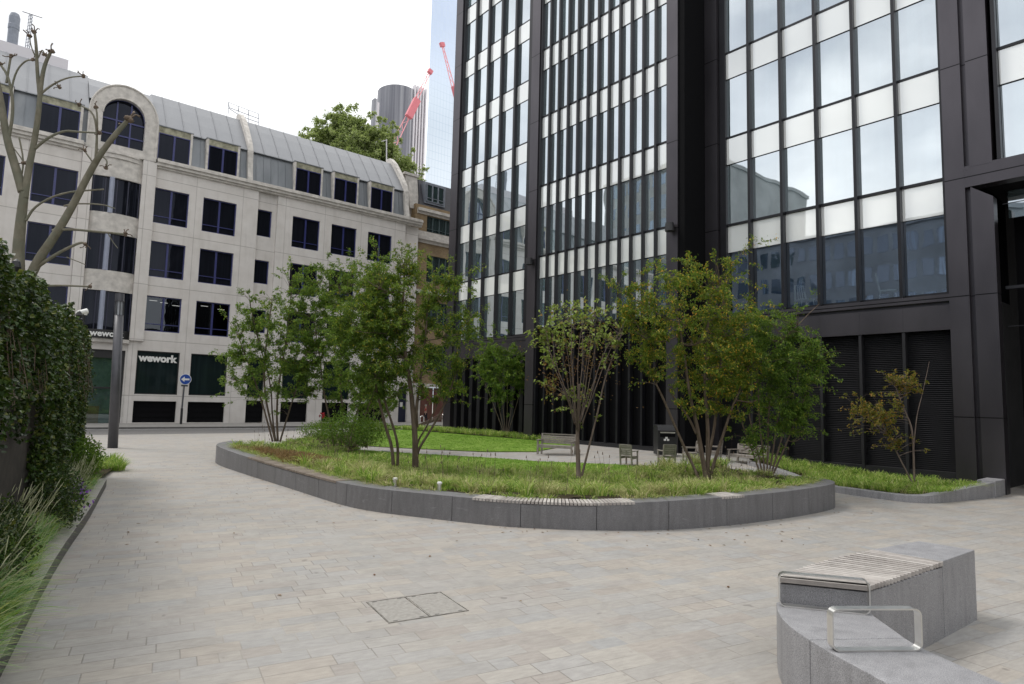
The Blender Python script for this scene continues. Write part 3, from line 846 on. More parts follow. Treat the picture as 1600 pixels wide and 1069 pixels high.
tag(gsd.build('grass_plumes', BL_PLUME), 'slim straw coloured plumes rising from the left bed grass', 'grass', kind='stuff')

# ------------------------------------------------------------------ leaves
def leaf(mb, p, d, L, W, rnd=RND, fold=.25):
    d = d.normalized(); s = d.cross(Vector((rnd.uniform(-.5, .5), rnd.uniform(-.5, .5), 1)))
    if s.length < 1e-4: s = Vector((1, 0, 0))
    s.normalize(); n = s.cross(d); n.normalize()
    if rnd.random() < .35:
        s = (s*math.cos(.9)+n*math.sin(.9)*rnd.choice((-1, 1))); n = s.cross(d)
    m1 = p+d*(L*.42); up = n*(W*fold)
    b = len(mb.v)
    mb.v.extend([tuple(p), tuple(m1+s*(W*.5)+up), tuple(p+d*L-n*(L*.08)), tuple(m1-s*(W*.5)+up)])
    mb.f.append((b, b+1, b+2, b+3)); mb.m.append(mb.mi)

def rvec(rnd, up=0.):
    while True:
        v = Vector((rnd.uniform(-1, 1), rnd.uniform(-1, 1), rnd.uniform(-1, 1)))
        if .05 < v.length < 1: v.normalize(); v.z += up; return v.normalized()

def blob(px, py, rx, ry, d, deep=.9):
    c = at(px, py, d); k = d/FPX
    return (c, Vector((rx*k*deep, rx*k*deep, ry*k)), rx*ry)

def sample(blobs, rnd, shell=.35):
    b = rnd.choices(blobs, [x[2] for x in blobs])[0]
    v = rvec(rnd); r = rnd.uniform(shell, 1.0)**.6
    return b[0]+Vector((v.x*b[1].x, v.y*b[1].y, v.z*b[1].z))*r

TWK, PERK = 1.4, 1.15
SPRAYK = 2.0
def tree(name, label, cat, base, stems, blobs, leafmat, bark, limbs=26, twigs=260, per=34, L=.085, W=.038, droop=.35, group=None, seed=1, sprays=(), tw_r=.006, extra=None, crownname='crown', spread=.16):
    """stems: [(pts, r0, r1)], world points; blobs fill the crown with limbs, twigs and leaves"""
    rnd = random.Random(seed)
    root = thing(name, label, cat, base, group=group)
    wood = MB(); lv = MB(); nodes = []
    for pts, r0, r1 in stems:
        pts = smoothline([tuple(p) for p in pts], 2)
        n = len(pts); rad = [r0+(r1-r0)*i/(n-1) for i in range(n)]
        wood.tube(pts, rad, 8)
        for i in range(n//3, n): nodes.append((pts[i], rad[i]))
    def grow(tgt, rmax, rend, bend, wob, sides):
        best = None
        for i, (p, r) in enumerate(nodes):
            dv = tgt-p; L_ = dv.length
            cost = L_ + (2.2*max(0, p.z-tgt.z+.0) if True else 0) + (.35 if r < .012 else 0)
            if L_ < .12: cost += 3
            if best is None or cost < best[0]: best = (cost, i)
        p, r = nodes[best[1]]; r = min(rmax, r*.75)
        dv = tgt-p; Ln = dv.length
        n = max(3, int(Ln/.28)+2); pts = []
        side = rvec(rnd)
        for k in range(n+1):
            t = k/n; q = p.lerp(tgt, t)
            q = q + Vector((0, 0, bend*Ln*math.sin(math.pi*t))) + side*(wob*Ln*math.sin(math.pi*t))
            if 0 < k < n: q = q+rvec(rnd)*(.02*Ln)
            pts.append(q)
        rad = [r+(rend-r)*(k/n) for k in range(n+1)]
        wood.tube(pts, rad, sides, False)
        return pts, rad
    for k in range(limbs):
        pts, rad = grow(sample(blobs, rnd, .1), .03, .008, -.10, .10, 5)
        for q, r in list(zip(pts, rad))[1:]: nodes.append((q, r))
    def leafy(pts, per_, Ls=1.0):
        nonlocal spread
        n = len(pts)-1
        tot = sum((pts[i+1]-pts[i]).length for i in range(n))
        for _ in range(per_):
            u = rnd.uniform(.25, 1.0)**.8*n; i = min(n-1, int(u)); q = pts[i].lerp(pts[i+1], u-i)
            ax = (pts[i+1]-pts[i]).normalized()
            dr = (rvec(rnd)*.9+ax*.55+Vector((0, 0, -droop))).normalized()
            q = q+rvec(rnd)*rnd.uniform(0, spread)
            s_ = rnd.uniform(.6, 1.2)*Ls
            leaf(lv, q, dr, L*s_, W*s_, rnd)
    twigs = int(twigs*TWK); per = int(per*PERK); L *= 1.05; W *= 1.12
    for k in range(twigs):
        tgt = sample(blobs, rnd, .25)
        pts, rad = grow(tgt, .010, .003, .06, .10, 4)
        if k % 3 == 0:
            for q, r in list(zip(pts, rad))[2::2]: nodes.append((q, r))
        leafy(pts, per)
    for sp in sprays:
        tgt = Vector(sp[0])
        pts, rad = grow(tgt, .012, .003, .10, .04, 4)
        tail = pts[len(pts)//3:]
        leafy(tail, sp[1] if len(sp) > 1 else 60, .95)
    for k in range(int(twigs*.22*SPRAYK)):
        b_ = rnd.choices(blobs, [x[2] for x in blobs])[0]; v = rvec(rnd, .35)
        tgt = b_[0]+Vector((v.x*b_[1].x, v.y*b_[1].y, v.z*b_[1].z))*rnd.uniform(1.1, 1.38)
        pts, rad = grow(tgt, .008, .002, .12, .06, 4)
        tail = pts[len(pts)//2:]
        tail = tail+[tail[-1]+(tail[-1]-tail[-2])*1.2+Vector((0, 0, -.05))]
        wood.tube(tail[-2:], [.003, .0015], 3, False)
        sp0 = spread; spread = sp0*.45; leafy(tail, int(per*.42)+3, .95); spread = sp0
    if extra: extra(wood, lv, nodes, rnd)
    wood.build('trunk', bark, root, smooth=True)
    lv.build(crownname, leafmat, root)
    return root

def A(d, *pts): return [at(px, py, d) for px, py in pts]
def stem_from(base, d, *pts, r0=.05, r1=.02): return ([Vector(base)]+A(d, *pts), r0, r1)

# T1 - left multi-stem
b = Vector((10.3, 28.2, .35)); d = 27.9
tree('multi_stem_tree', 'dark green multi-stem tree leftmost in the island, in front of the cream offices', 'tree', b,
     [stem_from(b+Vector((-.12,0,0)), d, (410,630), (398,595), (385,560), (370,520), r0=.045, r1=.02), stem_from(b, d, (418,640), (412,600), (415,540), (425,470), r0=.055, r1=.02),
      stem_from(b+Vector((.1,0,0)), d+.2, (432,640), (436,595), (448,530), (455,460), r0=.055, r1=.02), stem_from(b+Vector((.2,0,0)), d, (448,655), (462,610), (480,560), r0=.045, r1=.018),
      stem_from(b+Vector((.05,.1,0)), d+.4, (425,650), (424,600), (400,520), (390,470), r0=.04, r1=.02)],
     [blob(410,530,62,58,d), blob(378,580,40,40,d), blob(455,520,60,70,d), blob(430,590,65,35,d), blob(390,490,30,30,d), blob(470,455,42,38,d), blob(480,560,45,50,d), blob(370,560,32,30,d), blob(495,500,50,60,d), blob(505,590,40,35,d), blob(420,620,70,18,d)],
     LF_DARK, BARK, 24, 250, 60, L=.105, W=.046, seed=3, group='multi-stem trees in the planted island',
     sprays=[(at(373,452,d), 50), (at(343,482,d), 40), (at(345,600,d), 50), (at(358,600,d-.3), 40), (at(340,560,d), 50), (at(453,402,d), 40)])
# T2
b = Vector((12.4, 26.2, .25)); d = 27.6
tree('multi_stem_tree', 'green multi-stem tree behind the shrubs, between the leftmost tree and the tallest middle tree', 'tree', b,
     [stem_from(b+Vector((-.3,0,0)), d, (515,655), (505,610), (500,560), (490,500), r0=.05, r1=.02), stem_from(b, d, (538,650), (530,600), (535,530), (530,450), r0=.05, r1=.02),
      stem_from(b+Vector((.4,0,0)), d, (556,650), (572,600), (580,560), (585,500), r0=.05, r1=.02), stem_from(b+Vector((.7,0,0)), d, (570,650), (590,600), (598,550), r0=.05, r1=.02)],
     [blob(520,500,62,62,d), blob(560,440,45,40,d), blob(500,440,40,34,d), blob(545,570,70,48,d), blob(480,560,45,50,d), blob(590,510,50,70,d), blob(550,510,70,70,d), blob(590,600,45,28,d), blob(550,625,70,18,d)],
     LF_DARK, BARK, 26, 250, 60, L=.105, W=.046, seed=5, group='multi-stem trees in the planted island',
     sprays=[(at(475,425,d), 40), (at(520,412,d), 50), (at(545,405,d), 50)])
# T3 - the middle tree with the thick stem
b = Vector((10.46, 16.9, .30)); d = 19.3
tree('multi_stem_tree', 'tall green tree with one thick upright brown trunk in the middle of the island', 'tree', b,
     [stem_from(b, d, (649,690), (646,650), (641,600), (634,560), (628,500), (632,430), r0=.105, r1=.025), stem_from(b+Vector((.02,0,.25)), d, (655,700), (668,680), (683,655), (700,620), (712,585), r0=.045, r1=.02),
      stem_from(b+Vector((.02,0,.35)), d+.2, (652,690), (665,670), (685,630), (690,600), r0=.035, r1=.018), stem_from(b+Vector((0,0,1.2)), d, (650,640), (656,600), (664,540), (668,480), r0=.06, r1=.02)],
     [blob(640,470,68,62,d), blob(600,520,52,52,d), blob(690,500,50,52,d), blob(650,560,80,38,d), blob(640,415,32,28,d), blob(705,450,30,26,d), blob(590,455,40,38,d), blob(728,515,34,34,d), blob(700,570,40,32,d), blob(560,500,40,50,d), blob(690,610,45,20,d)],
     LF_MID, BARK, 34, 270, 60, L=.082, W=.036, seed=9, group='multi-stem trees in the planted island',
     sprays=[(at(628,386,d), 50), (at(632,390,d+.3), 30), (at(742,422,d), 45), (at(757,418,d-.2), 50), (at(765,480,d), 50), (at(705,400,d), 40), (at(664,392,d), 40), (at(580,376,d+2), 40)])
b = Vector((10.05, 17.5, .30)); d = 19.6
tree('multi_stem_tree', 'two-stemmed leaning tree just left of the thick upright trunk', 'tree', b,
     [stem_from(b, d, (612,695), (603,670), (596,640), (588,610), (585,570), r0=.06, r1=.025), stem_from(b+Vector((.15,0,0)), d, (622,695), (614,665), (603,635), (598,610), (600,560), r0=.05, r1=.022)],
     [blob(575,540,52,48,d), blob(600,490,45,45,d), blob(560,590,42,30,d), blob(590,430,35,30,d), blob(625,560,45,42,d), blob(540,500,42,42,d), blob(600,600,50,28,d)],
     LF_DARK, BARK, 20, 190, 60, L=.082, W=.036, seed=12, group='multi-stem trees in the planted island',
     sprays=[(at(580,372,d), 60), (at(560,390,d), 40), (at(515,560,d), 30)])
# T4, T5, T12 - small vase shaped trees by the tower
def vase(b, d, cx, cy, rx, ry, base_px, seed, lab, n=110, lf=LF_DARK, fan=30, stems_n=6, per=46, spr=()):
    st = []
    for k in range(stems_n):
        t = (k/(stems_n-1))*2-1
        st.append(stem_from(Vector(b)+Vector((t*.08, 0, 0)), d, (base_px[0]+t*fan*.45, base_px[1]-(base_px[1]-cy)*.35), (base_px[0]+(cx-base_px[0])*.6+t*fan, cy+ry*.3), r0=.026, r1=.012))
    return tree('multi_stem_tree', lab, 'tree', Vector(b), st, [blob(cx,cy,rx,ry,d), blob(cx-rx*.5,cy-ry*.2,rx*.5,ry*.6,d), blob(cx+rx*.5,cy+ry*.1,rx*.5,ry*.6,d)],
         lf, BARK2, 12, n, per, L=.12, W=.052, seed=seed, group='small trees beside the tower', sprays=spr)
vase((22.2,26.8,.5), 34.4, 785,580,44,52,(790,682),21,'small vase-shaped tree on the back lawn edge in front of the black tower wall', 150, spr=[(at(735,525,34.4),40),(at(770,505,34.4),40)])
vase((21.5,35.8,.4), 40.5, 712,600,32,36,(712,668),22,'thin small tree near the steel hoops at the back of the lawn', 60)
vase((21.5,40.5,.1), 44.5, 592,625,34,30,(587,670),23,'small vase-shaped tree at the far side of the lawn before the cream offices', 80)
# T6 - lime/russet sparse tree
b = Vector((12.8, 12.3, .30)); d = 17.5
stems = [stem_from(b, d, (903,715), (902,680), (903,650), (905,600), r0=.07, r1=.03), stem_from(b+Vector((.1,0,0)), d, (915,720), (925,680), (935,640), (945,590), (972,520), r0=.035, r1=.014)]
rr = random.Random(4)
for k in range(15):
    t = k/14*2-1+rr.uniform(-.06,.06)
    stems.append(stem_from(at(903+t*6, 668-abs(t)*6+rr.uniform(-8,8), d+rr.uniform(-.1,.1)), d+rr.uniform(-.8,.8), (905+t*22, 620+rr.uniform(-10,10)), (908+t*42+rr.uniform(-5,5), 560+rr.uniform(-10,10)), (912+t*60+rr.uniform(-6,6), 512+rr.uniform(-20,18)), r0=.016, r1=.005))
def t6x(wood, lv, nodes, rnd):
    pass
t6 = tree('multi_stem_tree', 'sparse broom-shaped tree with lime and russet leaves and many bare brown twigs', 'tree', b, stems,
     [blob(905,520,64,38,d), blob(860,545,28,40,d), blob(955,540,28,35,d), blob(905,490,38,14,d), blob(900,620,40,16,d)],
     LF_LIME, BARK2, 20, 150, 5, L=.105, W=.075, seed=31, group='multi-stem trees in the planted island', droop=.15,
     sprays=[(at(832,522,d), 14), (at(838,598,d), 14), (at(938,575,d-.3), 10), (at(900,478,d), 16), (at(855,560,d),12), (at(870,640,d),14), (at(935,650,d),12), (at(905,660,d),14)], spread=.10)
rl = MB(); rr = random.Random(8)
for k in range(520):
    p = at(rr.gauss(905,32), rr.gauss(560,32), d+rr.uniform(-.8,.8)); leaf(rl, p, rvec(rr)+Vector((0,0,-.4)), .07, .035, rr)
for k in range(120):
    p = at(rr.gauss(862,7), rr.gauss(600,12), d+rr.uniform(-.3,.3)); leaf(rl, p, rvec(rr)+Vector((0,0,-.4)), .08, .04, rr)
o = rl.build('russet_foliage', LF_RUST, t6)
# T7 - large right tree
b = Vector((15.45, 10.05, .30)); d = 17.4
tree('multi_stem_tree', 'large spreading tree with gold-tinged leaves and five curved trunks at the right of the island', 'tree', b,
     [stem_from(b+Vector((-.3,0,0)), d, (1082,725), (1065,690), (1048,650), (1035,620), (1025,600), r0=.045, r1=.025), stem_from(b, d, (1095,700), (1088,660), (1078,620), (1070,560), (1060,500), r0=.07, r1=.025),
      stem_from(b+Vector((.05,0,0)), d, (1106,700), (1106,660), (1100,600), (1105,530), (1110,450), r0=.065, r1=.025), stem_from(b+Vector((.12,0,0)), d, (1118,715), (1130,680), (1142,640), (1160,600), (1175,560), r0=.05, r1=.02),
      stem_from(b+Vector((.1,.1,0)), d+.3, (1110,700), (1118,660), (1122,600), (1130,540), r0=.05, r1=.02), stem_from(at(1088,678,d), d, (1075,650), (1060,630), (1045,610), r0=.035, r1=.018)],
     [blob(1080,480,88,58,d), blob(1010,500,50,48,d), blob(1140,490,54,50,d), blob(1060,430,58,26,d), blob(1110,560,80,52,d), blob(1000,560,30,24,d), blob(1150,620,44,42,d), blob(1130,425,42,26,d), blob(1035,545,50,42,d), blob(985,470,40,40,d), blob(1090,620,50,40,d), blob(1140,560,60,60,d)],
     LF_YEL, BARK, 44, 300, 58, L=.080, W=.034, seed=41, group='multi-stem trees in the planted island', droop=.55,
     sprays=[(at(1178,370,d), 45), (at(1215,372,d), 50), (at(1115,398,d), 40), (at(1085,402,d-.2), 30), (at(940,432,d), 55), (at(958,440,d+.2), 40), (at(1015,412,d), 50), (at(1165,460,d-.3), 35), (at(985,600,d), 30), (at(1030,405,d), 35), (at(1170,385,d), 40), (at(962,470,d),40)])
# T8
b = Vector((17.05, 9.2, .30)); d = 18.0
tree('multi_stem_tree', 'dark bushy multi-stem tree at the right tip of the island, branches reaching over the louvres', 'tree', b,
     [stem_from(b+Vector((k*.07-.2,0,0)), d, (1200+k*8-24, 705), (1200+(k-3)*14, 660), (1205+(k-3)*20, 600), (1205+(k-3)*22, 560), r0=.028, r1=.012) for k in range(7)] +
     [stem_from(at(1195,560,d), d, (1215,540), (1245,510), (1262,492), (1280,475), r0=.02, r1=.006)],
     [blob(1195,560,62,50,d), blob(1235,590,50,52,d), blob(1170,520,44,34,d), blob(1215,640,52,38,d), blob(1250,540,36,26,d), blob(1185,690,40,26,d), blob(1245,650,38,36,d), blob(1270,580,30,34,d), blob(1210,510,50,30,d)],
     LF_DARK, BARK, 34, 230, 56, L=.078, W=.034, seed=43, group='multi-stem trees in the planted island', droop=.45,
     sprays=[(at(1292,545,d), 40), (at(1312,550,d), 30), (at(1305,610,d), 35), (at(1295,590,d), 30), (at(1270,455,d), 30), (at(1245,475,d), 40), (at(1262,680,d), 25), (at(1225,700,d), 30)])
# T9 - sparse little maple in the right hand bed
b = Vector((20.9, 6.95, .28)); d = 18.6
b = at(1428, 733, 18.6); b.z = .28
tree('small_maple', 'sparse little tree with orange and green leaves in the raised bed before the louvred wall', 'tree', b,
     [stem_from(b, d, (1427,690), (1424,665), (1415,645), (1405,620), (1398,600), r0=.032, r1=.012), stem_from(b+Vector((.02,0,.9)), d, (1432,650), (1440,620), (1447,590), (1452,565), r0=.016, r1=.004),
      stem_from(b+Vector((-.15,0,0)), d, (1405,715), (1393,690), (1382,672), (1375,650), r0=.026, r1=.010), stem_from(at(1382,675,d), d, (1365,660), (1350,645), (1335,640), r0=.014, r1=.005)],
     [blob(1345,635,26,17,d), blob(1404,592,24,17,d), blob(1375,660,28,20,d), blob(1388,640,26,26,d), blob(1352,655,28,17,d), blob(1425,600,18,18,d), blob(1395,690,22,12,d)],
     LF_ORNG, BARK2, 16, 95, 20, L=.07, W=.040, seed=51, droop=.2, sprays=[(at(1455,703,d), 14), (at(1360,700,d), 10), (at(1312,640,d), 10), (at(1440,690,d),12), (at(1372,580,d),6)], spread=.10)
# T10 - big tree beyond the roof
b = Vector((38.0, 76, .1)); d = 86
tree('plane_tree', 'big pale green tree rising behind the zinc roof', 'tree', b,
     [([b]+A(d, (560,400), (558,300), (555,240)), .5, .2), (A(d, (560,330), (600,270), (620,240)), .25, .1), (A(d, (558,330), (520,270), (505,230)), .25, .1)],
     [blob(545,225,48,46,d), blob(505,225,28,32,d), blob(595,225,32,30,d), blob(560,260,80,45,d), blob(630,270,32,24,d), blob(540,190,26,16,d)],
     LF_PLANE, BARK, 30, 300, 80, L=.36, W=.24, seed=61, droop=.2, sprays=[(at(492,190,d), 20), (at(512,178,d), 20), (at(553,168,d), 22), (at(602,200,d), 20), (at(664,262,d), 24), (at(655,282,d),20)], tw_r=.03, spread=.7)

# ------------------------------------------------------------------ shrubs in the island
def shrub(name, label, cat, c, r, n, mat, L, W, seed, extra=None, up=.2, group=None):
    rnd = random.Random(seed); root = thing(name, label, cat, (c[0], c[1], c[2]), group=group)
    st = MB(); lv = MB(); C = Vector(c); st.lathe(C-Vector((0,0,.05)), [(.05,0),(.06,.05),(.03,.1)], 8)
    for k in range(max(6, n//70)):
        v = rvec(rnd, .5); e = C+Vector((v.x*r[0], v.y*r[1], abs(v.z)*r[2]*1.6))*rnd.uniform(.5, 1)
        st.tube([C, C.lerp(e, .5)+Vector((0, 0, .08)), e], [.012, .008, .003], 4)
    for k in range(n):
        v = rvec(rnd); q = rnd.uniform(.45, 1.0); p = C+Vector((v.x*r[0]*q, v.y*r[1]*q, r[2]*(1+v.z*q)))
        p = p+rvec(rnd)*.08
        leaf(lv, p, rvec(rnd, up)+v*.5, L*rnd.uniform(.6, 1.2), W*rnd.uniform(.6, 1.2), rnd)
    st.build('stems', BARK, root); lv.build('foliage', mat, root)
    return root
shrub('leafy_shrub', 'bright green leafy shrub with a dark red bloom in front of the second tree', 'shrub', (11.6,23.6,.35), (1.3,1.2,.75), 2600, LF_SHRUB, .12, .05, 71)
shrub('leafy_shrub', 'rounded dark shrub low on the left of the brown sedge', 'shrub', (13.2,25.4,.25), (1.1,1.0,.6), 1600, LF_DARK, .11, .05, 72)
shrub('leafy_shrub', 'mid green shrub mass at the back left corner of the lawn', 'shrub', (14.3,30.5,.1), (1.5,1.4,.6), 2000, LF_SHRUB, .12, .05, 73)
shrub('leafy_shrub', 'yellow-green shrub beside the far road edge behind the leftmost tree', 'shrub', (14.6,33.5,.0), (1.2,1.2,.5), 1500, LF_SHRUB, .13, .05, 74)
shrub('leafy_shrub', 'small dark shrub against the far end of the back lawn', 'shrub', (18.6,35.2,.2), (1.6,.8,.38), 1500, LF_DARK, .12, .05, 76)
rf = MB(); p0 = at(503+0, 649, 26.5); 
for k in range(26):
    v = rvec(RND); leaf(rf, p0+v*.05, v, .10, .09, RND)
rs = thing('red_flower', 'single dark red bloom above the shrubs near the second tree', 'flower', tuple(p0))
rf.build('petals', REDF, rs)
MB().tube([p0-Vector((0,0,1.0)), p0], [.008,.005], 5).build('stalk', BARK, rs)

# bed right, under the louvres
KR = [(23.0,5.15),(22.33,5.08),(21.2,5.30),(20.21,5.50),(19.4,5.66),(19.0,5.78),(18.72,6.02),(18.60,6.4),(18.62,6.9),(18.75,7.9),(19.1,9.0),(19.7,9.6),(20.6,10.6),(21.3,12.2)]
KH = [.45,.45,.36,.30,.24,.2,.19,.18,.18,.18,.17,.16,.15,.15]
rb = thing('raised_bed_edge', 'pale stone edging of the raised bed at the foot of the louvred wall', 'kerb', (20, 7, 0))
mb = MB(); kl = resample([tuple(p) for p in smoothline([(x, y, h) for (x, y), h in zip(KR, KH)], 2)], .2)
vs = []; fs = []
for i, p in enumerate(kl):
    nn, _ = normal_at(kl, i); g0 = gz(p.x, p.y); q = (p.x-nn.x*.26, p.y-nn.y*.26)
    vs += [(p.x, p.y, -.05), (p.x, p.y, g0+p.z), (q[0], q[1], g0+p.z), (q[0], q[1], -.05)]
for i in range(len(kl)-1):
    for e in range(4): k = i*4+e; j = i*4+(e+1) % 4; fs.append((k, j, j+4, k+4))
fs += [(0,1,2,3), tuple(len(vs)-1-k for k in range(4))]
mb.raw(vs, fs); mb.build('kerb_stones', GRAN_L, rb, bevel=.01, weld=True)
mb = MB(); mb.box(22.0, 22.98, 5.12, 5.55, 0, .455); mb.build('corner_block', GRAN_L, rb, bevel=.012)
RBED = [(22.95,5.5),(22.2,5.4),(20.3,5.75),(19.3,6.0),(18.95,6.4),(18.95,7.9),(19.3,8.9),(20.0,9.6),(21.0,10.8),(21.8,12.4),(22.95,13)]
sheet('planting_bed_soil', RBED, SOIL, .13)
g4 = MB(); g5 = MB()
def rput(x, y):
    r_ = RND.random(); z = gz(x, y)+.13
    if r_ < .15: tuft(g5, x, y, z, 22, .3, .26, .006)
    else: tuft(g4, x, y, z+.05, 24, RND.uniform(.26, .42), .28, .007)
scatter(RBED, 520, rput)
for k in range(26):
    t = RND.random(); x = 19.2+t*3.2; y = 5.75-t*.35; tuft(g4, x, y, .28, 26, .26, .34, .006, (-.1, -.35))
tag(g4.build('ornamental_grass', BL_GREEN), 'bright green grass filling the raised bed before the louvred wall', 'grass', kind='stuff')
tag(g5.build('straw_grass', BL_STRAW), 'straw coloured tufts among the green grass of the raised bed by the tower', 'grass', kind='stuff')

# purple flowers in left bed
pf = MB()
for k in range(170):
    x = RND.gauss(1.62, .13); y = RND.gauss(15.2, .7); z = .28+RND.random()*.22
    for _ in range(4): leaf(pf, Vector((x, y, z+RND.random()*.06)), rvec(RND), .04, .03)
tag(pf.build('purple_flowers', PURP), 'purple flower spikes leaning on the left kerb', 'flowers', kind='stuff')

# ------------------------------------------------------------------ ivy wall on the left
def wallx(y): return -.60+(y-6.0)*.192
iw = thing('garden_wall', 'old dark stone boundary wall with pale coping, half buried in ivy', 'wall', (1.2, 14, 0))
mb = MB(); cp = MB()
A0 = Vector((wallx(4), 4, 0)); A1 = Vector((wallx(21.6), 21.6, 0)); dd = (A1-A0).normalized(); nn = Vector((dd.y, -dd.x, 0))
mb.obox((A0+A1)/2+Vector((0,0,1.1))-nn*.25, (A1-A0)/2, nn*.25, Vector((0,0,1.1)))
cp.obox((A0+A1)/2+Vector((0,0,2.27))-nn*.25, (A1-A0)/2+dd*.08, nn*.34, Vector((0,0,.075)))
mb.build('wall_body', WALLD, iw); cp.build('coping', COPE, iw, bevel=.02)
rail = thing('iron_railings', 'black iron railings on top of the ivy-covered boundary wall', 'railings', (1.2, 14, 2.35))
rb_ = MB(); y = 5.0
p_ = MB()
L = (A1-A0).length; n = int(L/.14)
for k in range(n):
    p = A0+dd*(k*.14+.1)-nn*.25
    p_.tube([p+Vector((0,0,2.34)), p+Vector((0,0,4.05))], .012, 4)
p_.build('bars', BLKMET, rail)
for z in (2.55, 3.85): rb_.obox((A0+A1)/2+Vector((0,0,z))-nn*.25, (A1-A0)/2, nn*.02, Vector((0,0,.025)))
rb_.build('rails', BLKMET, rail)
pe = MB(); q = A1-dd*.1-nn*.25
pe.obox(q+Vector((0,0,3.32)), dd*.09, nn*.09, Vector((0,0,.98))); pe.lathe(q+Vector((0,0,4.3)), [(.11,0),(.11,.06),(.06,.1),(.09,.17),(.05,.26),(.01,.3)], 12)
pe.build('post', BLKMET, rail); pe = MB()
q2 = Vector((wallx(12.3),12.3,0))-nn*.25
pe.obox(q2+Vector((0,0,3.2)), dd*.05, nn*.05, Vector((0,0,.85))); pe.lathe(q2+Vector((0,0,4.05)), [(.08,0),(.08,.06),(.04,.1),(.07,.17),(.05,.26),(.01,.3)], 12)
pe.build('post', BLKMET, rail)
ivl = MB(); rv = random.Random(77); ivs = MB()
def ivy_leaf(p, s, out):
    leaf(ivl, p, (rvec(rv)+out*.7+Vector((0,0,-.6))), .066*s, .060*s, rv, .12)
for k in range(38000):
    y = 6.5+rv.random()**.8*15.0
    if math.sin(y*5.3+k%7*.1)*math.sin(y*2.1+1) > .45 and rv.random() < .6: continue
    base = Vector((wallx(y), y, 0))
    top = 3.93+.10*math.sin(y*1.7)+.08*math.sin(y*4.1+1)
    bare = (8.0 < y < 13.0)
    zlow = 2.1+.35*math.sin(y*3.1)+.2*math.sin(y*7) if bare else .2
    if y < 7.5: zlow = 1.8
    z = zlow+(top-zlow)*rv.random()**.85
    th = (.16+.09*math.sin(z*2.3+y*1.1)+.07*math.sin(z*5+y*3.7)+.12*rv.random())*(1 if z > 2.2 else .8)*(1-.55*S((y-14)/5))
    if z > top-.4: th *= .6
    off = rv.choice((1,1,1,.3))*th
    if rv.random() < .12: off = -.5-rv.random()*.2
    p = base+nn*(off*rv.uniform(.6,1.0))+Vector((0,0,z)); ivy_leaf(p, rv.uniform(.7,1.3)*(1.15 if y > 13 else 1), nn)
for k in range(90):
    y = rv.uniform(8, 21); p = Vector((wallx(y), y, 3.9)); pts = [p]
    for j in range(5): pts.append(pts[-1]+nn*rv.uniform(.0,.09)+Vector((0, rv.uniform(-.1,.1), -rv.uniform(.15,.45))))
    ivs.tube(pts, .006, 4)
    for q in pts:
        for _ in range(3): ivy_leaf(q+rvec(rv)*.06, 1.0, nn)
ivt = thing('ivy', 'thick dark green ivy draped over the railings and wall on the left', 'ivy', (1.5, 14, 0))
ivl.build('foliage', LF_IVY, ivt); ivs.build('stems', BARK, ivt)
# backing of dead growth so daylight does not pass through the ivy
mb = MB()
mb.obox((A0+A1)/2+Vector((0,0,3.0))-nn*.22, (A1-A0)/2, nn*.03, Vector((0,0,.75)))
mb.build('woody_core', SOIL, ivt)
# shrubs in front of the wall
shrub('leafy_shrub', 'dark green bush at the foot of the ivy wall nearest the lamp post', 'shrub', (2.25,19.6,.1), (.42,1.7,.55), 2600, LF_SHRUB, .085, .055, 81)
shrub('leafy_shrub', 'low dark bush in the shade of the boundary wall', 'shrub', (1.22,13.7,.1), (.34,2.3,.50), 3600, LF_IVY, .07, .045, 82)
shrub('leafy_shrub', 'low dark bush under the bare stretch of wall at the left picture edge', 'shrub', (.42,10.0,.1), (.28,2.1,.42), 2800, LF_IVY, .06, .04, 83)

# ------------------------------------------------------------------ pollarded plane tree, bare
pt = thing('bare_plane_tree', 'bare pollarded plane tree with knuckled branch ends behind the ivy wall', 'tree', tuple(at(45, 470, 14.5)*1))
pt.location.z = 0
tb = MB(); kn = MB(); D = 14.5
def br(pts, r0, r1, knob=True, d=D, dd_=0):
    P = [at(x, y, d+dd_*i/(len(pts)-1)) for i, (x, y) in enumerate(pts)]
    P = smoothline([tuple(p) for p in P], 2); n = len(P); r0 *= .62; r1 *= .62
    tb.tube(P, [r0+(r1-r0)*i/(n-1) for i in range(n)], 10)
    if knob:
        e = P[-1]; rr = random.Random(int(e.x*1000)); 
        kn = MB(); r1 = max(r1*1.5, .03)
        for k in range(5):
            q = e+rvec(rr, .4)*r1*.8; kn.lathe(q-Vector((0,0,r1*.9)), [(r1*.3,0),(r1*1.0,r1*.5),(r1*1.15,r1*1.0),(r1*.8,r1*1.6),(r1*.2,r1*1.9)], 7)
        for k in range(3):
            v = rvec(rr, .7); kn.tube([e, e+v*r1*3.2, e+v*r1*4.0+rvec(rr)*r1*1.2], [r1*.35, r1*.3, r1*.42], 5)
        kn.build('knuckle', BARK, pt, smooth=True)
m_ = .001
tb.tube([Vector((pt.location.x, pt.location.y, 0)), at(36, 520, D), at(30, 440, D)], [.25, .19, .15], 12)
br([(30,455),(28,400),(32,350),(38,300)], .23, .135, False)
br([(36,300),(24,260),(10,215),(2,160),(-8,110)], .17, .08, False)
br([(12,225),(22,170),(14,120),(0,100)], .06, .035)
br([(16,150),(24,112),(40,94),(52,94)], .035, .025)
br([(10,130),(14,105),(17,88)], .04, .035)
br([(38,310),(45,262),(53,225),(60,180),(64,130),(70,100),(80,80)], .13, .045)
br([(62,150),(58,110),(57,75),(54,50)], .07, .04)
br([(58,95),(48,72),(46,56)], .022, .018)
br([(60,90),(66,76),(70,86)], .025, .02)
br([(60,150),(80,133),(105,121),(130,119)], .045, .018)
br([(85,131),(92,136)], .016, .014)
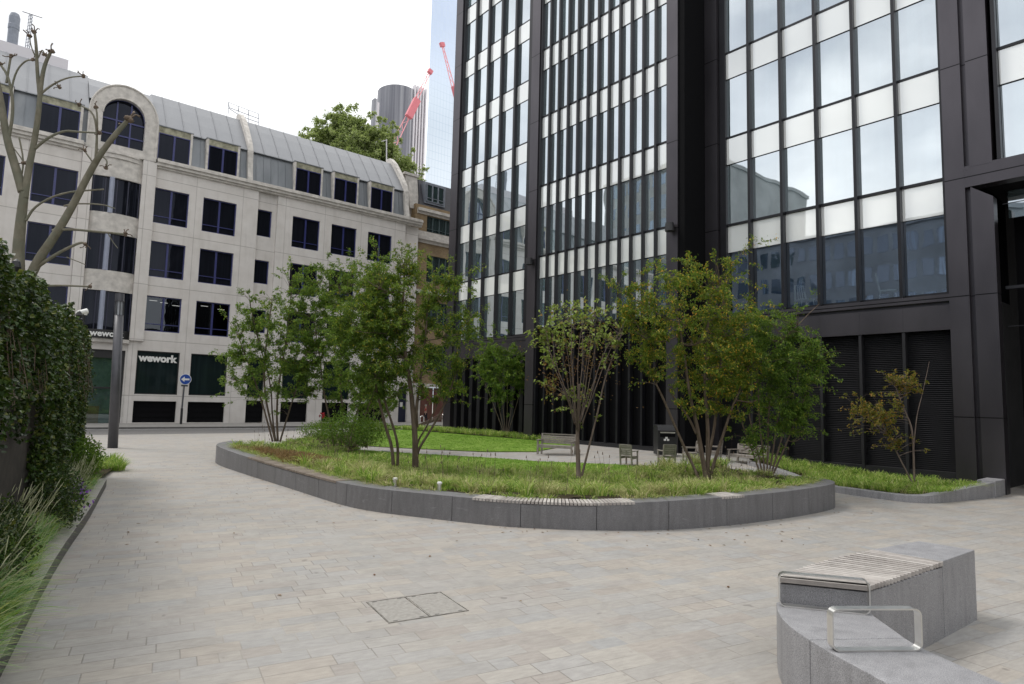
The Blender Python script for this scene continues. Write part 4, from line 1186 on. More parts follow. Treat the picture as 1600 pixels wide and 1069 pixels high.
br([(55,232),(75,215),(100,204),(120,206),(156,208)], .055, .028)
br([(30,215),(38,255),(30,290)], .028, .03, False); br([(16,225),(32,245),(37,255)], .022, .02)
br([(38,455),(58,408),(85,370),(112,325),(150,250),(180,210),(200,188)], .185, .07)
br([(150,245),(152,205),(146,175),(124,164)], .05, .022)
br([(152,205),(152,180),(150,168)], .035, .028)
br([(155,242),(168,250),(166,262)], .03, .022); br([(146,255),(135,240),(132,235)], .03, .02)
br([(40,345),(56,320),(100,300),(162,296)], .05, .026, False)
br([(100,322),(115,318),(160,319),(180,326)], .035, .018, False)
br([(82,360),(110,358),(150,362),(196,366)], .05, .036)
br([(168,363),(176,378),(184,388)], .02, .012, False)
br([(52,422),(80,402),(105,388),(128,378),(134,382)], .075, .03)
br([(104,402),(120,408),(134,414)], .02, .012, False)
br([(70,447),(92,446),(120,447),(140,448)], .04, .03)
tb.build('trunk', BARKP, pt, smooth=True)

# ------------------------------------------------------------------ cream office building
YF = 53.5
off = thing('cream_office_building', 'cream stone office building with navy windows, round-arched bay and zinc mansard roof', 'building', (12, YF, 0))
def facade(mb, y, x0, x1, z0, z1, holes, depth=.28):
    """front wall with openings and their reveals"""
    xs_ = sorted({x0, x1, *[h[0] for h in holes], *[h[1] for h in holes]}); zs_ = sorted({z0, z1, *[h[2] for h in holes], *[h[3] for h in holes]})
    for a, b in zip(xs_[:-1], xs_[1:]):
        for c, e in zip(zs_[:-1], zs_[1:]):
            mx, mz = (a+b)/2, (c+e)/2
            if mx < x0 or mx > x1 or mz < z0 or mz > z1: continue
            if any(h[0] < mx < h[1] and h[2] < mz < h[3] for h in holes): continue
            mb.face((a,y,c),(b,y,c),(b,y,e),(a,y,e))
    for a, b, c, e in holes:
        mb.face((a,y,c),(a,y,e),(a,y+depth,e),(a,y+depth,c)); mb.face((b,y,c),(b,y+depth,c),(b,y+depth,e),(b,y,e))
        mb.face((a,y,e),(b,y,e),(b,y+depth,e),(a,y+depth,e)); mb.face((a,y,c),(a,y+depth,c),(b,y+depth,c),(b,y,c))
def window(par, a, b, c, e, y, glass=None, bars=(.5,), low=True, mat=None, fmat=None, name='window'):
    glass = glass or WGLASS
    g = MB(); g.face((a,y,c),(b,y,c),(b,y,e),(a,y,e)); w_ = g.build(name, glass, par)
    f = MB(); t = .07; yy0, yy1 = y-.07, y-.003
    f.box(a, a+t, yy0, yy1, c, e); f.box(b-t, b, yy0, yy1, c, e); f.box(a+t, b-t, yy0, yy1, e-t, e); f.box(a+t, b-t, yy0, yy1, c, c+t)
    for u in bars:
        x = a+(b-a)*u; f.box(x-.07, x+.07, yy0+.002, yy1, c+t, e-t)
    if low: f.box(a+t, b-t, yy0+.004, yy1-.002, c+(e-c)*.20, c+(e-c)*.20+.055)
    f.build('frame', fmat or BLUE, w_)
    return w_
rows = [(15.1,17.8),(11.0,13.7),(6.9,9.55)]
colsA = [(9.32,11.74),(12.77,15.29)]; colsB = [(19.93,22.37),(23.47,25.9),(27.06,29.57)]; cols0 = [(1.95,4.53),(-2.1,.48),(-6.1,-3.6),(-10,-7.5),(-14,-11.5),(-18,-15.5),(-22,-19.5)]
holesA = [(a,b,c,e) for a,b in colsA for c,e in rows]+[(9.03,11.88,2.22,5.42),(12.67,15.35,2.22,5.42),(9.03,11.88,.14,1.72),(12.67,15.35,.14,1.72)]
holesB = [(a,b,c,e) for a,b in colsB for c,e in rows]+[(a,b,c,e) for a,b in ((19.8,22.1),(23.4,25.9),(26.9,29.5)) for c,e in ((2.15,5.42),(.14,1.85))]
holes0 = [(a,b,c,e) for a,b in cols0 for c,e in rows]+[(a-.2,b+.2,2.22,5.42) for a,b in cols0]
wl = MB()
facade(wl, YF, 8.4, 16.98, 0, 19.3, holesA)
facade(wl, YF+.3, 16.98, 18.6, 0, 19.3, [(17.05,18.25,15.6,17.85),(17.05,18.25,11.6,13.57),(17.05,18.25,7.5,9.4),(17.05,18.4,2.2,5.42),(17.05,18.4,.14,1.9)])
facade(wl, YF, 18.6, 31.0, 0, 19.3, holesB)
facade(wl, YF+.4, 31.0, 32.7, 0, 19.3, [(31.15,32.15,.1,3.5)])
facade(wl, YF, -26, 4.65, 0, 19.3, holes0)
wl.face((16.98,YF,0),(16.98,YF+.3,0),(16.98,YF+.3,19.3),(16.98,YF,19.3)); wl.face((18.6,YF,0),(18.6,YF,19.3),(18.6,YF+.3,19.3),(18.6,YF+.3,0)); wl.face((31,YF,0),(31,YF+.4,0),(31,YF+.4,19.3),(31,YF,19.3))
# wall above the door between the pilasters
facade(wl, YF+.05, 4.65, 8.4, 0, 20.0, [(5.5,8.3,0.1,5.33),(5.3,8.42,6.6,9.5),(5.3,8.42,10.95,13.65),(5.3,8.42,15.15,17.8)])
wl.build('wall', STONE, off)
hb = MB(); hb.box(-26, 32.6, YF+.75, YF+.8, 0, 19.2); hb.box(-26, 32.6, YF+1.2, YF+12, .1, 19.2); hb.build('interior_dark', BLACK, off)
# pilasters and arch
pl = MB()
pl.box(8.42, 9.32, YF-.28, YF+.1, 6.1, 19.6); pl.box(4.66, 5.34, YF-.28, YF+.1, 6.1, 19.6); pl.box(8.45,9.02,YF-.05,YF+.1,0,6.1); pl.box(4.9,5.45,YF-.05,YF+.1,0,6.1)
pl.build('pilaster', STONE, off)
ar = MB(); ac = Vector((7.0,0,22.45)); Ro, Ri = 2.12, 1.36; n = 28; vs = []
sec = [(ac.x-Ro, 19.6), (ac.x-Ro, ac.z)]
outp = [(ac.x+Ro*1.0, 19.62)]+[(ac.x+Ro*math.cos(math.pi*k/n), ac.z+Ro*1.1*math.sin(math.pi*k/n)) for k in range(n+1)]+[(ac.x-Ro, 19.62)]
inp = [(ac.x+Ri, 19.62)]+[(ac.x+Ri*math.cos(math.pi*k/n), ac.z+Ri*math.sin(math.pi*k/n)) for k in range(n+1)]+[(ac.x-Ri, 19.62)]
y0, y1 = YF-.28, YF+2.2
for k in range(len(outp)-1):
    a, b, c, e = outp[k], outp[k+1], inp[k+1], inp[k]
    ar.face((e[0],y0,e[1]),(a[0],y0,a[1]),(b[0],y0,b[1]),(c[0],y0,c[1]))
    ar.face((a[0],y0,a[1]),(a[0],y1,a[1]),(b[0],y1,b[1]),(b[0],y0,b[1])); ar.face((e[0],y0,e[1]),(c[0],y0,c[1]),(c[0],y0+.5,c[1]),(e[0],y0+.5,e[1]))
ar.build('arch_surround', STONE_M, off)
am = MB()
am.tube([(a, y0-.02, z) for a, z in [(p[0]*1+(p[0]-ac.x)*.02, p[1]) for p in outp]], .07, 6); am.tube([(a, y0-.02, z) for a, z in inp[1:-1]], .05, 6)
am.build('arch_moulding', STONE_M, off)
g = MB(); gp = [(ac.x+Ri*math.cos(math.pi*k/n), y0+.45, ac.z+Ri*math.sin(math.pi*k/n)) for k in range(n+1)]+[(ac.x-Ri, y0+.45, 20.25), (ac.x+Ri, y0+.45, 20.25)]
g.face(*gp[::-1]); aw = g.build('arched_window', WGLASS, off)
f = MB(); f.tube([(p[0], y0+.42, p[2]) for p in gp[:n+1]], .045, 5)
for x in (ac.x-.45, ac.x+.45): f.box(x-.05, x+.05, y0+.36, y0+.43, 20.25, 23.6)
for z in (20.3, 21.1, 22.2): f.box(ac.x-Ri, ac.x+Ri, y0+.37, y0+.428, z-.05, z+.05)
f.build('frame', BLUE, aw)
sp_ = MB(); sp_.box(5.64, 8.36, y0+.02, YF+.3, 19.62, 20.24); sp_.build('arch_sill', STONE_M, off)
# round bay: curved bands between the pilasters
def curved(mb, z0, z1, bulge, x0=5.34, x1=8.42, y=YF, th=.0, n=14, close=True):
    P = []
    for k in range(n+1):
        t = k/n; x = x0+(x1-x0)*t; P.append((x, y-bulge*math.sin(math.pi*t)**.75))
    for k in range(n):
        a, b = P[k], P[k+1]
        mb.face((a[0],a[1],z0),(b[0],b[1],z0),(b[0],b[1],z1),(a[0],a[1],z1))
        if close:
            mb.face((a[0],a[1],z1),(b[0],b[1],z1),(b[0],y+.3,z1),(a[0],y+.3,z1)); mb.face((a[0],a[1],z0),(a[0],y+.3,z0),(b[0],y+.3,z0),(b[0],b[1],z0))
for z0_, z1_ in ((17.78,19.2),(13.68,15.15),(9.5,10.97)):
    mb = MB(); curved(mb, z0_, z1_, .42); mb.build('curved_balcony_band', STONE_M, off)
mb = MB(); curved(mb, 19.2, 19.5, .52); curved(mb, 19.5, 19.62, .60); mb.build('curved_cornice', STONE_M, off)
for z0_, z1_ in ((15.15,17.78),(10.97,13.68),(6.72,9.5)):
    g = MB(); curved(g, z0_, z1_, .16, close=False); bw = g.build('bay_window', WGLASS, off)
    f = MB()
    for k in range(0, 5):
        x = 5.45+k*.72; t = (x-5.34)/3.08; yy = YF-.16*math.sin(math.pi*t)**.75
        f.box(x-.035, x+.035, yy-.08, yy-.01, z0_, z1_)
    f.build('frame', FRBK, bw)
    c_ = MB(); c_.tube([(6.55, YF-.3, z0_), (6.55, YF-.3, z1_)], .17, 14); c_.build('bay_column', plain('pale_blue_column%d' % int(z0_), (.30,.33,.42), .4, var=.05), bw)
# sign band and entrance
sb = MB(); curved(sb, 6.12, 6.72, .50, 5.34, 8.42); sgn = sb.build('sign_band', BLKMET, off)
def text(body, size, loc, rot, mat, parent, name='lettering', bold=.02, ext=.02):
    cu = bpy.data.curves.new(name, 'FONT'); cu.body = body; cu.size = size; cu.extrude = ext; cu.offset = bold; cu.align_x = 'CENTER'; cu.resolution_u = 3
    ob = bpy.data.objects.new(name, cu); COL.objects.link(ob)
    dg = bpy.context.evaluated_depsgraph_get(); me = bpy.data.meshes.new_from_object(ob.evaluated_get(dg)); bpy.data.objects.remove(ob)
    o = bpy.data.objects.new(name, me); COL.objects.link(o); me.materials.clear(); me.materials.append(mat)
    po = Vector((0,0,0)); p = parent
    while p is not None: po += Vector(p.location); p = p.parent
    o.parent = parent; o.location = Vector(loc)-po; o.rotation_euler = rot
    return o
def serifs(parent, cx, y, z, size, mat): pass
text('wework', .60, (6.95, YF-.56, 6.24), (R(90), 0, 0), WHITE, sgn, bold=.018)
ln_ = MB(); ln_.box(5.36, 8.4, YF-.3, YF+.1, 5.85, 6.11); ln_.build('door_lintel', STONE_M, off)
dr = MB(); dr.box(5.5,8.3,YF+.28,YF+.30,4.75,5.33); dr.box(5.5,6.15,YF+.28,YF+.30,.1,4.75); dr.box(7.75,8.3,YF+.28,YF+.30,.1,4.75); dr.box(6.15,7.75,YF+.27,YF+.31,2.55,2.68); ed = dr.build('entrance_door', BLKMET, off)
g = MB(); g.face((6.15,YF+.29,.12),(7.75,YF+.29,.12),(7.75,YF+.29,2.55),(6.15,YF+.29,2.55)); g.face((6.15,YF+.29,2.68),(7.75,YF+.29,2.68),(7.75,YF+.29,4.75),(6.15,YF+.29,4.75)); g.build('glazing', DOORG, ed)
lb = MB(); lb.box(5.9, 8.0, YF+.60, YF+.70, .1, 4.9); lb.build('lobby_wall', plain('lit_lobby_wall', (.20,.24,.22), .8, var=.2), off)
lb = MB(); lb.box(6.2, 7.0, YF+.5, YF+.58, .1, 1.3); lb.build('lobby_desk', plain('lobby_timber', (.25,.16,.07), .6), off)
# windows
for h in [(a,b,c,e) for a,b in colsA for c,e in rows[:2]]: window(off, *h, YF+.22)
for a, b in colsB:
    for c, e in rows: window(off, a, b, c, e, YF+.22)
for a, b in cols0:
    for c, e in rows: window(off, a, b, c, e, YF+.22)
    window(off, a-.2, b+.2, 2.22, 5.42, YF+.22, SHOPG, (), False, fmat=BLKMET, name='shop_window')
for k, (a, b) in enumerate(colsA):
    c, e = rows[2]; window(off, a, b, c, e, YF+.22, CLEAR)
    rl_ = MB()
    for (u, v_) in ((.15,.55),(.45,.95),(.8,1.5)) if k == 0 else ((.2,.6),(.7,1.2)):
        x = a+(b-a)*u; rl_.obox((x+.2, YF+.40+.05*v_, e-.18-.22*v_), (.26,0,0), (0,.01,0), (0,0,.018))
    rl_.build('office_ceiling_light', mk_emit('office_tube_light%d' % k, (1,.93,.75), 2.2), off)
for c, e in ((15.6,17.85),(11.6,13.57),(7.5,9.4)): window(off, 17.05, 18.25, c, e, YF+.52, None, (), False)
shops = [(9.03,11.88,2.22,5.42),(12.67,15.35,2.22,5.42),(19.8,22.1,2.15,5.42),(23.4,25.9,2.15,5.42),(26.9,29.5,2.15,5.42)]
sw = []
for h in shops: sw.append(window(off, *h, YF+.18, SHOPG, (), False, fmat=BLKMET, name='shop_window'))
window(off, 17.05, 18.4, 2.2, 5.42, YF+.5, SHOPG, (), False, fmat=BLKMET, name='shop_window')
text('wework', .74, (10.42, YF+.12, 4.66), (R(90), 0, 0), WHITE, sw[0], bold=.034)
for a, b, c, e in [(9.03,11.88,.14,1.72),(12.67,15.35,.14,1.72),(19.8,22.1,.14,1.85),(23.4,25.9,.14,1.85),(26.9,29.5,.14,1.85),(17.05,18.4,.14,1.9)]:
    lw_ = MB(); lw_.face((a,YF+.2,c),(b,YF+.2,c),(b,YF+.2,e),(a,YF+.2,e))
    for k in range(1, 4): zz = c+(e-c)*k/4; lw_.box(a, b, YF+.17, YF+.2005, zz-.01, zz+.01)
    lw_.build('basement_grille', BLACK, off)

# cornice
co = MB()
def corn(x0, x1, y):
    co.box(x0, x1, y-.14, y+.2, 19.28, 19.45); co.box(x0, x1, y-.30, y+.2, 19.452, 19.68); co.box(x0, x1, y-.42, y+.2, 19.682, 19.86); co.box(x0, x1, y-.36, y+.4, 19.862, 19.97)
corn(9.32, 32.75, YF); corn(-26, 4.66, YF)
co.build('cornice', STONE_M, off)
nvd = MB(); nvd.box(31.15,32.15,YF+.60,YF+.66,.1,3.5); nd_ = nvd.build('side_door', NAVY, off)
MB().box(31.5,31.8,YF+.585,YF+.598,1.55,2.0).build('paper_notice', WHITE, nd_)
# mansard roof
def roofsec(x0, x1):
    z = MB()
    prof = [(YF+.15,19.9),(YF+.62,22.62),(YF+.42,22.64),(YF+.44,22.72),(YF+1.4,24.0),(YF+2.45,25.3),(YF+3.3,26.25),(YF+3.7,26.35),(YF+8,26.5),(YF+8,19.9)]
    for a, b in zip(prof[:-1], prof[1:]): z.face((x0,a[0],a[1]),(x1,a[0],a[1]),(x1,b[0],b[1]),(x0,b[0],b[1]))
    z.face(*[(x0,a,b) for a,b in prof]); z.face(*[(x1,a,b) for a,b in prof[::-1]])
    x = math.ceil(x0/.62)*.62
    while x < x1-.1:
        for (a, b) in (((YF+.15,19.9),(YF+.62,22.62)),): z.obox(((x),(a[0]+b[0])/2-.02,(a[1]+b[1])/2),(.014,0,0),(0,.025,0),(0,(b[0]-a[0])/2,(b[1]-a[1])/2))
        if int(round(x/.62)) % 2 == 0:
            for a, b in zip(prof[3:6], prof[4:7]): z.obox((x,(a[0]+b[0])/2-.03,(a[1]+b[1])/2+.03),(.022,0,0),(0,.03,.03),(0,(b[0]-a[0])/2,(b[1]-a[1])/2))
        x += .62
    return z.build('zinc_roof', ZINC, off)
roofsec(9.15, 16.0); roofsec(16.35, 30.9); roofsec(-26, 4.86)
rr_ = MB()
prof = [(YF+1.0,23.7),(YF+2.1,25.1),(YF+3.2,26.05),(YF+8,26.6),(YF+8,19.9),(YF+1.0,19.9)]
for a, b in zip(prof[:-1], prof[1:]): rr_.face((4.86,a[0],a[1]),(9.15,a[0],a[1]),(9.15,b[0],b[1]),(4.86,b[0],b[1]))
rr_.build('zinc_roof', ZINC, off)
# party walls with coping that follow the roof
for x0, x1 in ((15.98,16.37),(30.88,31.3)):
    pw = MB(); prof = [(YF-.2,19.97),(YF+.05,21.2),(YF+.15,22.6),(YF+.45,23.3),(YF+1.6,24.9),(YF+2.6,26.1),(YF+3.5,26.85),(YF+4.3,26.95),(YF+4.3,19.9),(YF,19.9)]
    pw.face(*[(x0,a,b) for a,b in prof]); pw.face(*[(x1,a,b) for a,b in prof[::-1]])
    for a, b in zip(prof[:-1], prof[1:]): pw.face((x0,a[0],a[1]),(x1,a[0],a[1]),(x1,b[0],b[1]),(x0,b[0],b[1]))
    pw.build('party_wall', STONE_M, off)
# dormers
dx = [(9.33,11.55),(12.9,15.12),(20.0,22.26),(23.55,25.75),(27.18,29.45),(2.02,4.35),(-2.0,.4),(-6,-3.6)]
for a, b in dx:
    d_ = MB(); yy = YF+.02
    for q in (d_,):
        q.box(a-.16, a, yy, yy+.7, 19.97, 22.62); q.box(b, b+.16, yy, yy+.7, 19.97, 22.62)
    d_.box(a-.16, b+.16, yy+.01, yy+.6, 19.93, 19.99)
    do = d_.build('dormer', STONE_M, off)
    MB().box(a, b, yy+.03, yy+.7, 22.12, 22.62).build('dormer_head', STAINED, do)
    window(do, a, b, 20.0, 22.12, YF+.12, None, (.5,), False)
    MB().box(a-.2, b+.2, yy-.03, yy+.75, 22.622, 22.70).build('dormer_flashing', ZINC, do)
pa = MB(); pa.box(-14, 3.6, YF+3.6, YF+4.4, 26.2, 27.15); pa.build('parapet', CONCL, off)
# flue, mast, handrail on the roof
fl = thing('roof_flue', 'fat grey metal flue with a rounded cap on the roof', 'flue', (.55, 57.4, 26.6))
q0 = ony = None
def on_y(px, py, Y):
    d = _F+_R*((px-CX)/FPX)-_U*((py-CY)/FPX); t = Y/d.y; return EYEP+d*t
a = on_y(19, 68, 57.6); b_ = on_y(21, 20, 57.6)
fl.location = (a.x, 57.6, 26.4)
rad = (on_y(29,50,57.6).x-on_y(11,50,57.6).x)/2; hh = b_.z-26.4
MB().lathe((0,0,0), [(rad,0),(rad,hh*.62)], 20).build('flue_pipe', LEAD, fl, local=True)
MB().lathe((0,0,hh*.62), [(rad*1.08,0),(rad*1.08,hh*.10),(rad*1.02,hh*.11),(rad*1.04,hh*.28),(rad*.8,hh*.36),(rad*.3,hh*.39)], 20).build('flue_cap', LEAD, fl, local=True)
a = on_y(43, 75, 57.6); b_ = on_y(49, 22, 57.6)
ms = thing('roof_mast', 'slim lattice aerial mast beside the flue', 'mast', (a.x, 57.6, 26.4))
mm = MB(); H_ = b_.z-26.4
for dx_, dy_ in ((-.14,0),(.14,0),(0,.2)): mm.tube([(dx_,dy_,0),(dx_*.6,dy_*.6,H_)], .022, 5)
for k in range(14): z = H_*k/14; mm.tube([(-.14,0,z),(.12,0,z+H_/14)], .02, 4); mm.tube([(.14,0,z),(0,.18,z+H_/14)], .02, 4)
mm.build('lattice', LEAD, ms, local=True)
MB().box(-.5,.7,-.02,.02,H_-.05,H_-.01).build('aerial', LAMPM, ms, local=True)
hr = thing('rooftop_handrail', 'thin steel handrail cage on the roof ridge', 'railing', (15.5, 58, 26.6))
q = MB()
P1 = [on_y(*p, 58.0) for p in ((357,178),(372,192),(388,200),(404,205))]; P2 = [on_y(*p, 58.0) for p in ((357,160),(372,166),(388,172),(404,178))]
for a, b_ in zip(P1, P2): q.tube([a, b_], .02, 5)
q.tube(P2, .02, 5); q.tube([a.lerp(b_, .5) for a, b_ in zip(P1, P2)], .03, 5)
P3 = [p+Vector((.5,1.5,.2)) for p in P2]; q.tube(P3, .03, 5)
for a, b_ in zip(P2, P3): q.tube([a, b_], .03, 4)
q.build('rails', LEAD, hr)
an = thing('roof_pole', 'thin white pole standing on the roof ridge before the tree', 'pole', tuple(on_y(604,258,58)))
q = MB(); q.tube([on_y(604,262,58), on_y(604,218,58)], .06, 6); q.tube([on_y(604,219,58), on_y(596,221,58)], .035, 5); q.build('mast_pole', CONCL, an)

# ------------------------------------------------------------------ brick building
bb = thing('brick_building', 'yellow brick building with stone cornices and slate mansard at the far corner', 'building', (36, 54.5, 0))
YB = 54.6
wl = MB(); hb_ = [(34.1,37.3,19.35,21.0),(34.25,37.4,14.2,16.95),(34.3,37.4,9.6,12.2),(34.3,37.4,5.2,7.8)]
facade(wl, YB, 32.7, 44, 3.9, 22.0, hb_, .25); wl.face((32.7,YB,0),(32.7,YB+6,0),(32.7,YB+6,22),(32.7,YB,22)); wl.build('wall', BRICK, bb)
gf = MB(); facade(gf, YB-.05, 32.7, 44, 0, 3.9, [(34.05,37.3,.1,3.55)]); gf.build('ground_floor_wall', STONE_M, bb)
cb = MB()
for z0_, z1_, pr in ((21.05,21.3,.12),(21.3,21.6,.35),(18.1,18.4,.15),(18.4,18.75,.4),(18.75,19.3,.08),(12.9,13.3,.2)): cb.box(32.9, 44, YB-pr, YB+.1, z0_, z1_-.003)
cb.build('cornice', STONE_M, bb)
for a, b, c, e in hb_:
    window(bb, a, b, c, e, YB+.2, mk_glass('teal_sash_glass%d' % int(c), (.8,.9,.92), (.03,.045,.045), .12), (.25,.5,.75), True, fmat=plain('green_frame%d' % int(c), (.05,.08,.085), .5))
rf_ = MB(); 
rf_.face((33.2,YB+.1,22.0),(44,YB+.1,22.0),(44,YB+1.0,24.9),(33.5,YB+1.0,24.9)); rf_.face((33.2,YB+.1,22.0),(33.5,YB+1.0,24.9),(33.5,YB+6,25.2),(33.2,YB+6,22)); rf_.face((33.5,YB+1.0,24.9),(44,YB+1,24.9),(44,YB+6,25.2),(33.5,YB+6,25.2)); rf_.build('slate_roof', SLATE, bb)
gb_ = MB(); gb_.face((32.2,YB+.3,21.5),(33.3,YB+.3,21.5),(33.3,YB+.9,25.0),(32.9,YB+.9,25.3),(32.2,YB+.9,25.0)); gb_.box(31.9,33.2,YB+.8,YB+6,19,25.0); gb_.build('gable', STONE_M, bb)
MB().box(31.7,33.35,YB+.7,YB+6,25.0,25.25).build('gable_coping', STONE_M, bb)
dm = MB(); dm.box(33.75,36.25,YB+.05,YB+.9,22.3,24.5); dmo = dm.build('dormer', LEAD, bb); window(dmo, 33.95, 36.05, 22.5, 24.3, YB+.04, mk_glass('dormer_glass', (.8,.9,.9), (.03,.05,.05), .15), (.33,.66), True, fmat=LEAD)
for a, b in ((34.1,35.6),(35.7,37.2)):
    q = MB(); q.box(a, b, YB+.1, YB+.16, .1, 3.5)
    for zz in (.3, 1.4, 2.5): q.box(a+.15, (a+b)/2-.06, YB+.08, YB+.099, zz, zz+.9); q.box((a+b)/2+.06, b-.15, YB+.08, YB+.099, zz, zz+.9)
    q.build('door', RDOOR, bb)

# ------------------------------------------------------------------ distant towers, cranes
dt = thing('glass_skyscraper', 'pale blue gridded glass skyscraper in the haze', 'skyscraper', (194, 300, 0))
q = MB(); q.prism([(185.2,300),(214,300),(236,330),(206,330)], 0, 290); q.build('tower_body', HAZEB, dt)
tc_ = thing('cylindrical_tower', 'cylindrical dark tower with pale vertical fins behind the tree', 'tower', (122.5, 228, 0))
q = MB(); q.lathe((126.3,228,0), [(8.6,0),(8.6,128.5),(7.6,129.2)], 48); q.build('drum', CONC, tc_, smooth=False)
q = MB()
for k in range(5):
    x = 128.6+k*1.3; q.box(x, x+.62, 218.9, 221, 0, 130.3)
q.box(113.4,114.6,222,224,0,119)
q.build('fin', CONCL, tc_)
q = MB(); q.box(112.2,113.4,221.5,224,0,120); q.build('lift_shaft', CONC, tc_)
def crane(label, pts, wdt, box):
    base = Vector(pts[0]); c = thing('tower_crane', label, 'crane', tuple(base))
    q = MB(); a = Vector(pts[0]); b = Vector(pts[1]); u = (b-a).normalized(); s_ = u.cross(Vector((0,1,0))).normalized()*wdt
    for sg in (-1, 1): q.tube([a+s_*sg, b+s_*sg*.35], wdt*.16, 4)
    n = 16
    for k in range(n):
        t0, t1 = k/n, (k+1)/n; sg = 1 if k % 2 else -1
        q.tube([a.lerp(b, t0)+s_*sg*(1-.65*t0), a.lerp(b, t1)-s_*sg*(1-.65*t1)], wdt*.10, 4)
    q.build('jib', PINKC, c)
    q = MB(); e0 = a.lerp(b, box[0]); e1 = a.lerp(b, box[1]); q.obox((e0+e1)/2+Vector((0,-1,0)), (e1-e0)/2, s_*1.3, Vector((0,.8,0))); q.build('red_section', REDC, c)
    q = MB(); q.obox(b, s_*.9, Vector((0,.6,0)), u*wdt*.8); q.build('jib_head', REDC, c)
    return c
def d_at(px, py, Y): return on_y(px, py, Y)
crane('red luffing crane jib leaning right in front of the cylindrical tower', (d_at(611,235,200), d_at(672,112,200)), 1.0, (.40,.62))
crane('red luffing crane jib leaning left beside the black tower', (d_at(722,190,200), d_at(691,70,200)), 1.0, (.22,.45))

# ------------------------------------------------------------------ black office tower
TX, TM = 23.09, 21.6
tw = thing('black_office_tower', 'black metal and glass office tower with tall vertical fins and white spandrel panels', 'building', (28, 18, 0))
SILL = [6.07+3.71*k for k in range(0, 10)]; ZT = 37.0
wins = []; spans = []
def addbay(x, y0, y1, zlist, glass, rec=.16):
    for k in zlist:
        z0, z1 = SILL[k], SILL[k+1]
        wins.append((x+rec, y0, y1, z0+.05, z1-1.17, glass)); spans.append((x+rec-.045, y0, y1, z1-1.14, z1-.05))
for k in range(6):      # right bay, six wide bays
    pass
RM = [6.42, 7.665, 9.005, 10.34, 11.685, 13.02, 14.12]
fins = MB(); trans = MB()
for i in range(6):
    a, b = RM[i], RM[i+1]
    addbay(TX, a, b, range(1, 8), TGLASS, .24); wins.append((TX+.26, a, b, SILL[0]+.05, SILL[1]-1.17, CLEAR2)); spans.append((TX+.25, a, b, SILL[1]-1.14, SILL[1]-.05))
for i in range(1, 6): fins.box(TX+.02, TX+.24, RM[i]-.02, RM[i]+.085, 6.0, ZT)
fins.box(TX+.05, TX+.30, 6.33, 6.42, 6.0, ZT); fins.box(TX+.10, TX+.30, 14.12, 14.4, 6.0, ZT)
# left bay
LM0, LMW = 26.62, 1.338
for i in range(5):
    a = LM0+i*LMW; b = a+LMW-.15; addbay(TX, a, b, range(0, 8), TGLASS, .22)
    fins.box(TX-.0, TX+.22, b-.02, b+.14, 6.0, ZT)
fins.box(TX+.0, TX+.24, 26.3, LM0, 6.0, ZT)
# mid bay
M0, MW = 15.9, .672
for i in range(12):
    a = M0+i*MW; b = a+MW-.10; addbay(TM, a, b, range(0, 8), TGLASS, .19)
    fins.box(TM+.0, TM+.21, b-.01, a+MW-.005, .42, ZT)
fins.build('mullion_fins', FIN, tw)
for k in range(0, 9):
    z = SILL[k]
    trans.box(TX+.18, TX+.29, 6.42, 14.12, z-.045, z+.045); trans.box(TX+.18, TX+.29, 26.62, 33.3, z-.045, z+.045); trans.box(TM+.12, TM+.23, 15.9, 23.95, z-.045, z+.045)
    trans.box(TX+.18, TX+.29, -8, 4.95, z-.045, z+.045)
    for x, y0_, y1_ in ((TX+.245,6.42,14.12),(TX+.245,26.62,33.3),(TX+.245,-8,4.95),(TM+.185,15.9,23.95)): trans.box(x-.01, x+.006, y0_, y1_, z-1.165, z-1.145)
trans.build('transoms', FIN, tw)
# far right bay
for i in range(8):
    b = 4.86-i*1.62; a = b-1.48
    if i < 8: addbay(TX, a, b, range(1, 8), TGLASS, .26)
f2 = MB(); f2.box(TX+.0,TX+.3,4.87,4.97,9.98,ZT)
for i in range(8): b = 4.86-i*1.62; f2.box(TX-.02, TX+.30, b-1.61, b-1.49, 9.98, ZT)
f2.build('mullion_fins', FIN, tw)
wins.sort(key=lambda w_: (w_[3] > 24, -abs(w_[2]-w_[1])*1.0/(w_[1]+30)))
def emit(lst, name, matf, cap=96):
    rest = MB()
    for i, w_ in enumerate(lst):
        x, y0_, y1_, z0_, z1_ = w_[:5]
        # tiny unavoidable setting-out error of each pane keeps reflections from lining up perfectly
        e = [RND.uniform(-.0012, .0012) for _ in range(4)]
        P = [(x+e[0],y1_,z0_),(x+e[1],y0_,z0_),(x+e[2],y0_,z1_),(x+e[0]+e[2]-e[1],y1_,z1_)]
        if i < cap: q = MB(); q.face(*P); q.build(name, matf(w_), tw)
        else: rest.face(*P)
    if rest.v: o = rest.build(name, matf(lst[-1]), tw); o['kind'] = 'stuff'
emit(wins, 'window', lambda w_: w_[5])
spans.sort(key=lambda w_: (w_[3] > 24, -abs(w_[2]-w_[1])))
emit(spans, 'spandrel_panel', lambda w_: SPAN)
